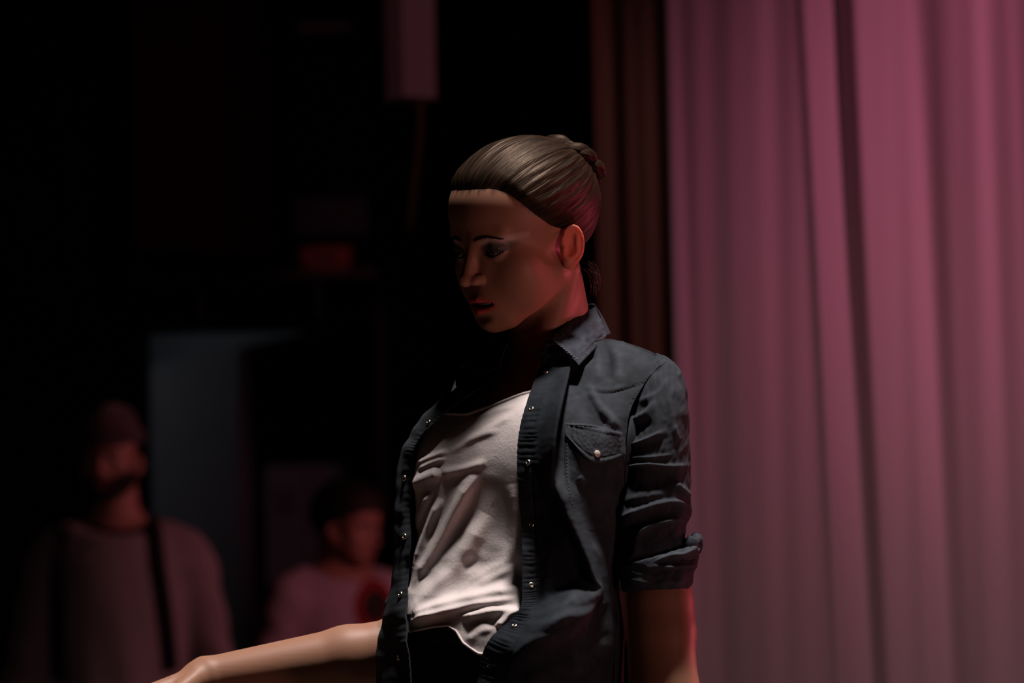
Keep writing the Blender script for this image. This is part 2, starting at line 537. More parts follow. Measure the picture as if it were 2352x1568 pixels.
def arms_sdf(x, y, z):
    d = smin(chain(x, y, z, ARM_L, .01), chain(x, y, z, ARM_R, .01), .001)
    return d
def neck_sdf(x, y, z):
    d = cone(x, y, z, NKT, NKB, .042, .045)
    for s in (1, -1):
        d = smin(d, cone(x, y, z, head_near((4.6 * s, -1.6, -4.6)), body_pt(850, .012 * s, .055), .013, .008), .02)
        d = smin(d, cone(x, y, z, body_pt(850, .02 * s, -.008), body_pt(898, .112 * s, 0), .036, .032), .03)   # trapezius
        d = smin(d, cone(x, y, z, body_pt(858, .02 * s, .058), body_pt(872, .085 * s, .050), .008, .008), .012)  # collar bone
    return d
def trunk_sdf(x, y, z):
    d = torso_sdf(x, y, z)
    # one plain rounded chest form under the clothes
    dx, dy, dz = x - CHEST[0], y - CHEST[1], z - CHEST[2]
    u = dx * tL[0] + dy * tL[1]
    f = dx * tF[0] + dy * tF[1]
    d = smin(d, ell(u, f, dz, (0, 0, 0), (.118, .052, .075)), .045)
    return d
def clothed_sdf(x, y, z):
    """what the clothes lie on"""
    d = smin(trunk_sdf(x, y, z), neck_sdf(x, y, z), .03)
    return d
def woman_sdf(x, y, z, with_head=True):
    d = smin(trunk_sdf(x, y, z), neck_sdf(x, y, z), .025)
    d = smin(d, arms_sdf(x, y, z), .025)
    if with_head:
        hx, hy, hz = head_local(x, y, z)
        d = smin(d, head_sdf(hx, hy, hz) * .01 * HS, .012)
    return d

# one skin: the head on a fine grid, the rest on coarser ones, cut where they meet
def clip_z(v, f, zmin=None, zmax=None, xmin=None, xmax=None):
    c = v[f].mean(axis=1)
    keep = np.ones(len(f), bool)
    if zmin is not None: keep &= c[:, 2] >= zmin
    if zmax is not None: keep &= c[:, 2] < zmax
    if xmin is not None: keep &= c[:, 0] >= xmin
    if xmax is not None: keep &= c[:, 0] < xmax
    f = f[keep]
    used = np.unique(f)
    m = np.zeros(len(v), np.int64)
    m[used] = np.arange(len(used))
    return v[used], m[f]
def join(parts):
    vs, fs, n = [], [], 0
    for v, f in parts:
        vs.append(v); fs.append(f + n); n += len(v)
    return np.concatenate(vs), np.concatenate(fs)
ZN = P(0, 770)[2]
hv, hf = surface_net(woman_sdf, (-.105, -.125, ZN - .012), (.125, .145, .245), .0017)
hv, hf = clip_z(hv, hf, zmin=ZN)
head_bvh = BVHTree.FromPolygons([tuple(map(float, p)) for p in hv], [tuple(map(int, q)) for q in hf])
bv, bf = surface_net(lambda x, y, z: woman_sdf(x, y, z, False), (-.22, -.2, P(0, 1750)[2]), (.25, .25, ZN + .03), .005)
bv, bf = clip_z(bv, bf, zmax=ZN + .004)
XH = WRR[0] + .03
def forearm(x, y, z):
    return smin(chain(x, y, z, ARM_R[2:], .01), hands_sdf(x, y, z, HAND_R, WRR), .008)
av, af = surface_net(forearm, (WRR[0] - .16, WRR[1] - .09, WRR[2] - .13), (-.13, WRR[1] + .09, ELR[2] + .06), .0026)
av, af = clip_z(av, af, xmax=-.152)
bv, bf = clip_z(bv, bf, xmin=-.158)
lv, lf = surface_net(lambda x, y, z: smin(chain(x, y, z, ARM_L[3:], .01), hands_sdf(x, y, z, HAND_L, WRL), .008), (WRL[0] - .1, WRL[1] - .1, WRL[2] - .2), (WRL[0] + .1, max(WRL[1], ELL[1]) + .08, P(0, 1700)[2]), .004)
lv, lf = clip_z(lv, lf, zmax=P(0, 1716)[2])
_m = (bv[:, 2] > P(0, 1720)[2])
bv, bf = clip_z(bv, bf, zmin=P(0, 1720)[2])
# trunk and legs below, under the jeans
gv, gf = surface_net(lambda x, y, z: smin(torso_sdf(x, y, z), legs_sdf(x, y, z), .03), (-.25, -.2, ANL[2] - .05), (.2, .25, P(0, 1700)[2]), .012)
gv, gf = clip_z(gv, gf, zmax=P(0, 1712)[2])
wv, wf = join([(hv, hf), (bv, bf), (av, af), (lv, lf), (gv, gf)])
# skin colours: lips, eye make-up, ears reddened for their backlit glow
def skin_colors(v):
    c = np.tile(np.array([.37, .19, .122]), (len(v), 1))
    hx, hy, hz = head_local(v[:, 0], v[:, 1], v[:, 2])
    ax = np.abs(hx)
    face = (hy > 4) & (hz < 6) & (hz > -11)
    def blend(mask, col):
        nonlocal c
        mask = np.clip(mask, 0, 1)[:, None]
        c = c * (1 - mask) + np.array(col) * mask
    # eyeshadow: grey green over the lids, pale under the brow
    dx = ax - 3.1
    pale = np.clip(1.3 - np.sqrt(((dx - .9) / 2.3) ** 2 + ((hz - 1.02 - .02 * dx) / .55) ** 2), 0, 1) * face
    blend(pale * .9, (.60, .46, .43))
    sh = np.clip(2.2 - 2.0 * np.sqrt(((dx - .2) / 1.9) ** 2 + ((hz - .10 - .12 * dx) / .85) ** 2), 0, 1) * face
    blend(sh * .85, (.06, .075, .08))
    und = np.clip(1.8 - 2.0 * np.sqrt(((dx - .2) / 1.9) ** 2 + ((hz + .75) / .5) ** 2), 0, 1) * face
    blend(und * .35, (.10, .07, .07))
    lash = (np.abs(np.abs(hz + .22 - .06 * dx) - .40 * (1 - (dx / 1.3) ** 2)) < .10) & (np.abs(dx) < 1.45) & face
    blend(lash * .95, (.012, .010, .010))
    up = -5.62 - .10 * ax ** 2 * .5
    lip = np.clip(1.6 - 1.6 * np.sqrt((ax / 2.75) ** 2 + ((hz + 6.15) / (1.22 - .2 * ax)) ** 4), 0, 1) * face * (hy > 6)
    blend(lip * 1.6, (.52, .07, .07))
    inside = face & (hy < 8.2 - .25 * ax ** 2 * .5) & (np.abs(hz + 6.12) < .5) & (ax < 2.0) & (hy > 5)
    blend(inside * 1.0, (.05, .008, .008))
    ear_glow = np.clip(1.6 - np.sqrt(((hy + 1.4) / 1.9) ** 2 + ((hz + 1.6) / 2.6) ** 2), 0, 1) * (ax > 6.4)
    blend(ear_glow * .9, (.85, .24, .16))  # red glow of light through the thin ear, put into the colour
    # scalp colour fades in along the hair line
    hl = hairline(hx, hy, hz) + .25 * np.sin(hx * 5.1 + hy * 3) + .2 * np.sin(hx * 13 + hz * 7 + hy * 9)
    top = (hz > -8) & (np.sqrt(hx ** 2 + hy ** 2 + (hz - 1) ** 2) < 12.5) & ~((ax > 6.3) & (hz < 1.2) & (hy > -3))
    blend(np.clip((hl + .35) / .9, 0, 1) * top * .93, (.07, .042, .026))
    return c
SKIN = material('skin', (.55, .34, .25), rough=.5, spec=.35, attr='Col', sss=.40, bump=[(900, .08, .0006, (1, 1, 1))])
person = mesh_obj('person', to_world(wv), wf, SKIN, colors=skin_colors(wv))
tag(person, 'young woman in open denim shirt and white tee, hair in a bun, head lowered', 'person')

def head_hit(px, py):
    o = P(px, py, -1.0); d = unit(P(px, py, 1.0) - o)
    h = head_bvh.ray_cast(Vector(o), Vector(d))
    return (np.array(h[0]), np.array(h[1])) if h[0] is not None else (None, None)
# eyes
EYE = material('eyeball', (.55, .55, .55), rough=.15, spec=.6, attr='Col')
for s in (1, -1):
    bm = bmesh.new()
    bmesh.ops.create_uvsphere(bm, u_segments=32, v_segments=24, radius=1.2)
    vv = np.array([v.co[:] for v in bm.verts])
    ff = [[v.index for v in f.verts] for f in bm.faces]
    bm.free()
    gaze = unit(np.array([0.10 * 1, 1, -.22]))
    ang = np.degrees(np.arccos(np.clip((vv / 1.2) @ gaze, -1, 1)))
    cc = np.where(ang[:, None] < 12, np.array([.01, .01, .01]), np.where(ang[:, None] < 28, np.array([.07, .09, .09]), np.array([.05, .05, .05])))
    vv[:, :] += np.array([3.1 * s, 6.65, 0])
    mesh_obj('eye', to_world(head_near(vv)), ff, EYE, person, colors=cc)
# teeth
TEETH = material('teeth', (.20, .185, .18), rough=.3, spec=.5)
g = np.array([[(x, 8.35 - .30 * x * x * .35, z) for x in np.linspace(-1.5, 1.5, 25)] for z in (-5.72, -5.86, -6.02, -6.1)])
sheet('teeth', head_near(g.reshape(-1, 3)).reshape(g.shape), .0015, TEETH, person)
# brows: short dark hairs laid along an arc
HAIRM = material('hair_brown', (.055, .030, .018), rough=.38, spec=.6)
BROW = material('brow_hair', (.03, .017, .012), rough=.6)
def on_face(x, z):
    o = head_near((x, 20, z)); d = -hF
    h = head_bvh.ray_cast(Vector(o), Vector(d))
    return np.array(h[0]) + hF * .0004
rng = np.random.default_rng(4)
for s in (1, -1):
    vs, fs, n = [], [], 0
    for i in range(150):
        t = rng.random()
        x = 1.15 + 3.15 * t
        z = 1.34 + .46 * math.sin(math.pi * min(1, t * .92 + .10))
        hw = .18 * (1 - .75 * t ** 2)
        z += rng.uniform(-1, 1) * hw
        L = .45
        p0, p1 = on_face(s * x, z - .10), on_face(s * min(x + L, 4.55), z + (.10 - .26 * t))
        v, f = tube_grid([p0, (p0 + p1) / 2 - hF * -.0006, p1], [.00035, .0003, .0001], 5)
        vs.append(v); fs += [tuple(i + n for i in q) for q in f]; n += len(v)
    o = mesh_obj('eyebrow', to_world(np.concatenate(vs)), fs, BROW, person)
# ---------------------------------------------------------------- hair combed back into a bun
BUNC = np.array([0.0, -8.8, 6.2]); BUNN = unit(np.array([0, -.80, .62]))
bx_ = np.array([1.0, 0, 0]); by_ = np.cross(BUNN, bx_)
STN = unit(np.array([0, -.97, .22])); sy_ = np.cross(STN, bx_)      # axis the combed strands run to
def hair_field(x, y, z, pts=False):
    ax = np.abs(x)
    base = head_sdf(x, y, z, ear=False, cut=False)
    base = smin(base, ell(ax, y, z, (0, -.3, 4.3), (6.8, 7.0, 6.0)), 1.6)     # fills the temples
    # strands run from the hair line to the bun: ridges follow the angle about the bun's axis
    dx, dy, dz = x - BUNC[0], y - BUNC[1] + BUNN[1] * 0, z - BUNC[2]
    p = dx * bx_[0] + dy * bx_[1] + dz * bx_[2]
    q = dx * sy_[0] + dy * sy_[1] + dz * sy_[2]
    a = np.arctan2(p, q)
    R = np.sqrt(dx * dx + dy * dy + dz * dz)
    rip = np.sin(a * 34 + 1.3 * np.sin(R * .55) + 2 * np.sin(a * 5)) * .5 + np.sin(a * 61 + 1.7 * np.sin(R * .4 + a * 3)) * .35 + np.sin(a * 17 + .8 * np.sin(R * .7)) * .4
    hl = hairline(x, y, z)
    hq = np.clip((hl + .4) / 2.6, 0, 1)
    thick = hq * hq * (3 - 2 * hq) * .55 - .10
    d = base - thick - rip * .085 * np.clip(hl / 2.5, 0, 1)
    d = np.maximum(d, -(hl + .6) * .8)
    d = np.maximum(d, -(base + 1.2))
    return np.maximum(d, (-7.2 - z))
def hair_sdf(X, Y, Z):
    x, y, z = head_local(X, Y, Z)
    return hair_field(x, y, z) * .01 * HS
kv, kf = surface_net(hair_sdf, (-.11, -.115, P(0, 700)[2]), (.125, .145, .25), .0016)
def strand_material(name, dark, light):
    m = material(name, dark, rough=.46, spec=.24)
    nt = m.node_tree
    b = nt.nodes['Principled BSDF']
    b.inputs['Specular Tint'].default_value = (.95, .66, .44, 1)
    uv = nt.nodes.new('ShaderNodeUVMap'); uv.uv_map = 'strand'
    mp = nt.nodes.new('ShaderNodeMapping'); mp.inputs['Scale'].default_value = (150, 3.0, 1)
    nt.links.new(uv.outputs[0], mp.inputs[0])
    n = nt.nodes.new('ShaderNodeTexNoise'); n.inputs['Scale'].default_value = 1.0; n.inputs['Detail'].default_value = 4
    nt.links.new(mp.outputs[0], n.inputs['Vector'])
    mr = nt.nodes.new('ShaderNodeMapRange'); mr.inputs[1].default_value = .38; mr.inputs[2].default_value = .68
    nt.links.new(n.outputs['Fac'], mr.inputs[0])
    mx = nt.nodes.new('ShaderNodeMix'); mx.data_type = 'RGBA'
    mx.inputs[6].default_value = (*dark, 1); mx.inputs[7].default_value = (*light, 1)
    nt.links.new(mr.outputs[0], mx.inputs[0])
    nt.links.new(mx.outputs[2], b.inputs['Base Color'])
    bp = nt.nodes.new('ShaderNodeBump'); bp.inputs['Strength'].default_value = .9; bp.inputs['Distance'].default_value = .0018
    nt.links.new(n.outputs['Fac'], bp.inputs['Height'])
    nt.links.new(bp.outputs[0], b.inputs['Normal'])
    return m
HAIR = strand_material('hair', (.005, .003, .002), (.036, .020, .0115))
def add_uv(o, uv):
    me = o.data
    l = me.uv_layers.new(name='strand')
    idx = np.zeros(len(me.loops), np.int32)
    me.loops.foreach_get('vertex_index', idx)
    l.data.foreach_set('uv', np.asarray(uv, np.float32)[idx].ravel())
hair = mesh_obj('hair', to_world(kv), kf, HAIR, person)
x, y, z = head_local(kv[:, 0], kv[:, 1], kv[:, 2])
dd = np.stack([x - BUNC[0], y - BUNC[1], z - BUNC[2]], 1)
add_uv(hair, np.stack([np.arctan2(dd @ bx_, dd @ sy_) / (2 * np.pi), np.linalg.norm(dd, axis=1) * .1], 1))
# bun: a twisted two-strand coil around a rounded core
def coil(turn, phase, R, r, lift, name, n=150, t0=0.0, t1=1.0):
    t = np.linspace(t0, t1, n)
    a = t * 2 * np.pi * turn + phase
    tw = t * 2 * np.pi * 6.5 + phase * 2
    rr = R + .32 * np.cos(tw)
    hh = lift + .32 * np.sin(tw)
    pts = BUNC + rr[:, None] * (np.cos(a)[:, None] * by_ + np.sin(a)[:, None] * bx_) + hh[:, None] * BUNN
    rad = r * np.clip(np.minimum(t - t0, t1 - t) * 14 + .35, 0, 1)
    v, f = tube_grid(head_near(pts), rad * .01, 18, .85, up=head_near(BUNN) - hO)
    o = mesh_obj(name, to_world(v), f, HAIR, person)
    uu = np.tile(np.linspace(0, .22, 18, endpoint=False), n)
    vv = np.repeat(t * 2.2, 18)
    # strands twist around the coil
    uu = uu + vv * .12
    uv = np.concatenate([np.stack([uu, vv], 1), [[0, 0], [0, 0]]])
    add_uv(o, uv)
    return o
coil(1.0, 0.4, 3.0, 1.10, .55, 'bun_coil')
coil(1.0, 3.5, 3.0, 1.10, .55, 'bun_coil')
coil(1.0, 1.8, 1.5, 1.15, 1.0, 'bun_coil')
core = ell
cv, cf = surface_net(lambda X, Y, Z: (lambda q: np.sqrt((q[0] / 2.9) ** 2 + (q[1] / 2.9) ** 2 + ((q[2] - .2) / 1.5) ** 2) - 1)(
    (lambda l: ((l[0] - BUNC[0]) * bx_[0] + (l[1] - BUNC[1]) * bx_[1] + (l[2] - BUNC[2]) * bx_[2], (l[0] - BUNC[0]) * by_[0] + (l[1] - BUNC[1]) * by_[1] + (l[2] - BUNC[2]) * by_[2],
                (l[0] - BUNC[0]) * BUNN[0] + (l[1] - BUNC[1]) * BUNN[1] + (l[2] - BUNC[2]) * BUNN[2]))(head_local(X, Y, Z))) * .015,
    tuple(head_near(BUNC) - .04), tuple(head_near(BUNC) + .04), .003)
o = mesh_obj('hair_bun', to_world(cv), cf, HAIR, person)
x, y, z = head_local(cv[:, 0], cv[:, 1], cv[:, 2])
dd = np.stack([x - BUNC[0], y - BUNC[1], z - BUNC[2]], 1)
add_uv(o, np.stack([np.arctan2(dd @ bx_, dd @ by_) / (2 * np.pi), np.linalg.norm(dd, axis=1) * .1], 1))
# loose wisps at the nape
vs, fs, n = [], [], 0
for i in range(14):
    r_ = rng.uniform(-1, 1, 4)
    p0 = np.array([1.6 + 1.2 * r_[0], -6.9 + .3 * r_[1], -5.2 + .6 * r_[2]])
    pts_ = head_near(np.array([p0, p0 + (.2, -.5, -.8), p0 + (.3 + .3 * r_[3], -.7, -2.0 + .3 * r_[0]), p0 + (.2, -.3 + .3 * r_[1], -3.2 + .5 * r_[2])]))
    v_, f_ = tube_grid(resample(pts_, 14), np.linspace(.0007, .0002, 14), 6)
    vs.append(v_); fs += [tuple(int(k) + n for k in q) for q in f_]; n += len(v_)
o = mesh_obj('nape_wisps', to_world(np.concatenate(vs)), fs, HAIRM, person)
o['kind'] = 'stuff'

# ================================================================ her clothes
def front_depth(px, py, off=0.0, back=False):
    """depth Y at which the view ray through a pixel meets the clothed trunk grown by off (closest approach if it misses)"""
    px, py = np.broadcast_arrays(np.asarray(px, float), np.asarray(py, float))
    k = 1.0
    Y = np.full(px.shape, .34 if back else -.30)
    best, bestY = np.full(px.shape, 9.0), Y.copy()
    for _ in range(46):
        s_ = (DIST + Y) / FPX
        d = clothed_sdf((px - 1176) * s_, Y, (784 - py) * s_) - off
        m = d < best
        best = np.where(m, d, best); bestY = np.where(m, Y, bestY)
        Y = Y + (-1 if back else 1) * np.maximum(d, 0.0) * .8 + (0 if not back else 0)
        Y = np.clip(Y, -.3, .34)
    return bestY
def pnear(px, py, Y):
    k = (DIST + Y) / FPX
    return np.stack([(px - 1176.0) * k, Y + 0 * k, (784.0 - py) * k], axis=-1)
def polydist(px, py, pts):
    """distance to a polyline, position along it 0..1, signed side"""
    pts = np.asarray(pts, float)
    L = np.concatenate([[0], np.cumsum(np.linalg.norm(np.diff(pts, axis=0), axis=1))])
    best = np.full(px.shape, 1e9); tt = np.zeros(px.shape); sd = np.zeros(px.shape)
    for i in range(len(pts) - 1):
        a, b = pts[i], pts[i + 1]
        e = b - a
        h = np.clip(((px - a[0]) * e[0] + (py - a[1]) * e[1]) / (e @ e), 0, 1)
        dx, dy = px - a[0] - e[0] * h, py - a[1] - e[1] * h
        d = np.hypot(dx, dy)
        m = d < best
        best = np.where(m, d, best)
        tt = np.where(m, (L[i] + h * (L[i + 1] - L[i])) / L[-1], tt)
        sd = np.where(m, np.sign(e[0] * dy - e[1] * dx), sd)
    return best, tt, sd
def ridges(px, py, lst):
    """sum of fold ridges: (points, width px, height m, sharpness side)"""
    r = np.zeros(px.shape)
    for it in lst:
        pts, w, h = it[:3]
        asym = it[3] if len(it) > 3 else 0.0
        if len(pts) > 2: pts = resample(pts, 12)
        d, t, sd = polydist(px, py, pts)
        ww = w * (1 + asym * sd)
        env = np.clip(np.minimum(t, 1 - t) * 5 + .12, 0, 1)
        r += h * env * np.exp(-(d / ww) ** 2)
    return r
def vnoise(px, py, s, seed=0):
    """cheap smooth noise in [-1, 1] from a few waves"""
    rg = np.random.default_rng(seed)
    r = np.zeros(px.shape)
    for i in range(7):
        a = rg.uniform(0, 2 * np.pi); f = 2 * np.pi / s * rg.uniform(.6, 1.7); p = rg.uniform(0, 7)
        r += np.sin((px * np.cos(a) + py * np.sin(a)) * f + p + 1.2 * np.sin((px * np.sin(a) - py * np.cos(a)) * f * .6 + p))
    return r / 4.0

TEE = material('white_jersey', (.84, .77, .76), rough=.9, spec=.15, sheen=.15, bump=[(1500, .35, .0006, (1, 1, 1)), (260, .25, .0012, (1, 1, 1))])
# --- white tee: a tube around the trunk with folds; rows from the neckline to the hem
nT, nR = 420, 250
th = np.linspace(-np.pi, np.pi, nT, endpoint=False)
# angle 0 = straight ahead of the dancer; more columns in front
th = th - .38 * np.sin(th)
# neckline and hem as pixel rows per angle (positive angle = her left)
top_k = [(-180, 840), (-120, 900), (-80, 915), (-55, 935), (-30, 948), (-10, 948), (6, 928), (20, 902), (34, 884), (50, 880), (75, 905), (120, 900), (180, 840)]
hem_k = [(-180, 1500), (-110, 1490), (-60, 1462), (-38, 1450), (-22, 1440), (-8, 1430), (4, 1424), (10, 1436), (16, 1462), (26, 1484), (45, 1494), (80, 1500), (180, 1500)]
deg = np.degrees(th)
rt = np.interp(deg, [k[0] for k in top_k], [k[1] for k in top_k])
rh = np.interp(deg, [k[0] for k in hem_k], [k[1] for k in hem_k])
v = np.linspace(0, 1, nR)[:, None]
PYr = rt[None] + (rh - rt)[None] * v
Zr = (784 - PYr) / 2000.0
cx, cy, ta, tb = torso_frame(Zr)
dx = np.sin(th)[None] * tL[0] + np.cos(th)[None] * tF[0] + 0 * Zr
dy = np.sin(th)[None] * tL[1] + np.cos(th)[None] * tF[1] + 0 * Zr
r = np.full(Zr.shape, .30)
tpush = .009 * np.exp(-((deg[None] + 42) / 26) ** 2) * np.clip((PYr - 960) / 160, 0, 1) * np.clip((1430 - PYr) / 70, 0, 1)
for _ in range(40):
    d = clothed_sdf(cx + dx * r, cy + dy * r, Zr) - .005 - tpush
    r = np.clip(r - d * .8, .02, .3)
base = np.stack([cx + dx * r, cy + dy * r, Zr], -1)
bpx, bpy_ = pix(base)
TEE_FOLDS = [
    ([(1100, 1085), (1060, 1160), (1015, 1245), (950, 1350)], 15, .0085, .35),
    ([(1018, 1145), (985, 1220), (955, 1300)], 11, .0065, .3),
    ([(992, 1128), (965, 1190), (948, 1240)], 9, .0050, .3),
    ([(1120, 1180), (1060, 1290), (1000, 1360), (945, 1425)], 22, .0085, .2),
    ([(1015, 1084), (975, 1100), (942, 1116)], 16, .0050, 0),
    ([(1120, 1060), (1060, 1078), (1010, 1088)], 10, .0025, 0),
    ([(1030, 1035), (990, 1050), (955, 1065)], 7, .0035, 0), ([(1025, 1052), (995, 1062), (960, 1078)], 6, .003, 0),
    ([(1150, 985), (1080, 1012), (1035, 1040)], 8, .0018, 0), ([(1180, 950), (1120, 985), (1060, 1015)], 9, .0016, 0),
    ([(1185, 930), (1130, 945), (1080, 965)], 7, .0014, 0),
    ([(1195, 1345), (1120, 1362), (1040, 1385), (975, 1412)], 15, .0125, -.2),
    ([(1190, 1372), (1110, 1384), (1040, 1404), (965, 1428)], 10, .0090, -.2),
    ([(1195, 1398), (1130, 1400), (1075, 1416)], 9, .0085, -.2),
    ([(1200, 1388), (1170, 1412), (1145, 1440)], 11, .0110, -.2),
    ([(1140, 1440), (1110, 1450), (1085, 1470)], 8, .0015, 0),
    ([(1185, 1240), (1150, 1300), (1090, 1345)], 20, .0015, 0), ([(1175, 1110), (1185, 1200), (1190, 1290)], 14, .003, 0),
    ([(1190, 1300), (1130, 1328), (1080, 1360)], 10, .0022, 0), ([(1175, 1285), (1120, 1310), (1050, 1370)], 8, .0010, 0),
]
disp = .72 * ridges(bpx, bpy_, TEE_FOLDS)
front = np.clip(np.cos(th)[None] * 1.5 + .5, 0, 1)
disp = disp * front + .0012 * vnoise(bpx, bpy_, 60, 3) * np.clip((bpy_ - 1230) / 80, 0.15, 1)
# the cloth hangs off the chest and blouses out above the hem
loose = .016 * np.clip((bpy_ - 1290) / 120, 0, 1) ** 1.3 * np.clip(1.35 - np.abs(deg - 12)[None] / 55, 0, 1)
tuck = .007 * np.clip((bpx - 1208) / 30, 0, 1) * np.clip((1330 - bpy_) / 60, 0, 1) * front      # lies flat under the shirt
g = base + np.stack([dx, dy, 0 * dx], -1) * (loose + disp - tuck)[..., None]
gg = np.concatenate([g, g[:, :1]], axis=1)
tee = sheet('tee_shirt', gg, .0016, TEE, person, flip=True)
tee['label'] = 'white jersey tee shirt with a scooped neckline and creased front'
# hem band and neckline ribbing as thin rolls
HEMM = TEE
for row, nm, rad in ((nR - 2, 'tee_hem', .0016), (1, 'tee_neckband', .0019)):
    path = g[row]
    t_ = np.concatenate([path[-2:], path, path[:2]])
    vv, ff = tube_grid(t_, rad, 8, 1.0, cap=False)
    mesh_obj(nm, to_world(vv), ff, TEE, tee)

# ---------------------------------------------------------------- denim
def denim(name, c0, c1, seam=False):
    m = material(name, c0, rough=.9, spec=.12, sheen=.0, noise=(55, c1, 4, (1, 1, 1)), attr='Col', bump=[(1400, .5, .0007, (1, 1, 1)), (380, .3, .001, (1, 1, .35))])
    return m
DEN = denim('denim', (.031, .038, .047), (.047, .056, .067))
DENDK = denim('denim_dark', (.022, .026, .036), (.035, .040, .052))
THREAD = material('stitch_thread', (.07, .07, .07), rough=.8)
shirt = bpy.data.objects.new('denim_shirt', None)      # replaced below by the panel mesh
bpy.data.objects.remove(shirt)

# --- near front panel, pixel rows down the panel: columns placket edge, stitch, roll edge in, roll edge out, mid, pocket side, side seam
rows = [
    # c0            c1            c2            c3            c4            c5            c6
    [(1262, 800), (1292, 800), (1318, 797), (1335, 792), (1390, 778), (1470, 798), (1530, 825)],
    [(1246, 832), (1286, 832), (1306, 832), (1322, 828), (1385, 815), (1450, 828), (1508, 846)],
    [(1228, 876), (1272, 872), (1300, 868), (1312, 868), (1378, 862), (1428, 868), (1478, 886)],
    [(1206, 940), (1254, 935), (1287, 925), (1296, 925), (1355, 925), (1402, 930), (1447, 945)],
    [(1192, 1000), (1241, 998), (1274, 995), (1281, 995), (1340, 995), (1392, 998), (1437, 1004)],
    [(1188, 1060), (1237, 1060), (1268, 1060), (1275, 1060), (1335, 1062), (1388, 1064), (1434, 1066)],
    [(1191, 1130), (1237, 1130), (1276, 1128), (1285, 1130), (1338, 1132), (1388, 1134), (1432, 1136)],
    [(1197, 1200), (1240, 1200), (1302, 1198), (1312, 1202), (1348, 1206), (1390, 1208), (1428, 1210)],
    [(1199, 1270), (1243, 1270), (1332, 1262), (1341, 1268), (1366, 1272), (1395, 1276), (1424, 1278)],
    [(1199, 1335), (1243, 1330), (1352, 1312), (1361, 1324), (1378, 1328), (1400, 1330), (1420, 1332)],
    [(1199, 1375), (1246, 1368), (1340, 1340), (1368, 1350), (1384, 1356), (1402, 1352), (1420, 1346)],
    [(1192, 1402), (1234, 1402), (1318, 1372), (1350, 1378), (1376, 1382), (1400, 1376), (1424, 1366)],
    [(1166, 1432), (1212, 1440), (1285, 1420), (1330, 1412), (1362, 1408), (1394, 1408), (1428, 1404)],
    [(1128, 1466), (1182, 1484), (1250, 1468), (1310, 1452), (1352, 1448), (1394, 1446), (1434, 1446)],
    [(1108, 1505), (1158, 1522), (1232, 1512), (1300, 1500), (1350, 1492), (1396, 1488), (1440, 1486)],
    [(1099, 1560), (1148, 1570), (1225, 1562), (1296, 1552), (1350, 1545), (1398, 1540), (1442, 1536)],
    [(1092, 1640), (1144, 1645), (1222, 1640), (1296, 1630), (1352, 1622), (1402, 1616), (1446, 1610)],
]
rows = np.array(rows, float)
for i_ in range(1, 6):          # the rolled front edge overhangs the panel
    rows[i_, 3, 0] = rows[i_, 2, 0] - 7
    rows[i_, 2, 0] += 2
nu, nv = 230, 430
KU = [0, .18, .38, .44, .64, .83, 1.0]
flat2 = net(np.concatenate([rows, np.zeros(rows.shape[:2] + (1,))], -1), nu, nv, KU)
gpx, gpy = flat2[..., 0], flat2[..., 1]
U = np.linspace(0, 1, nu)[None, :] + 0 * gpx
V = np.linspace(0, len(rows) - 1, nv)[:, None] + 0 * gpx
base0 = front_depth(gpx, gpy, .010)
# soften the trunk's depth a little along the cloth
def blur(a, n):
    for _ in range(n):
        p = np.pad(a, 1, mode='edge')
        a = (p[:-2, 1:-1] + p[2:, 1:-1] + p[1:-1, :-2] + p[1:-1, 2:] + 4 * a) / 8
    return a
base0 = blur(base0, 60)
# how far the cloth stands off the body, per control point (metres)
off = np.array([
    [.000, .000, .002, .004, .004, .004, .004],
    [.004, .004, .006, .004, .004, .006, .010],
    [.008, .012, .028, .001, .006, .008, .012],
    [.010, .016, .034, .001, .008, .010, .010],
    [.010, .016, .034, .002, .010, .009, .004],
    [.011, .015, .030, .006, .012, .010, .004],
    [.012, .014, .024, .028, .018, .012, .004],
    [.012, .012, .034, .042, .030, .018, .006],
    [.020, .020, .044, .054, .042, .024, .008],
    [.026, .024, .046, .062, .048, .028, .010],
    [.030, .026, .044, .062, .048, .028, .010],
    [.034, .036, .058, .068, .052, .030, .010],
    [.030, .044, .072, .072, .052, .028, .010],
    [.036, .052, .070, .062, .042, .024, .010],
    [.034, .044, .048, .040, .030, .020, .010],
    [.034, .040, .040, .034, .028, .020, .012],
    [.036, .040, .040, .036, .030, .022, .014]])
offg = net(np.concatenate([off[..., None], off[..., None] * 0, off[..., None] * 0], -1), nu, nv, KU)[..., 0]
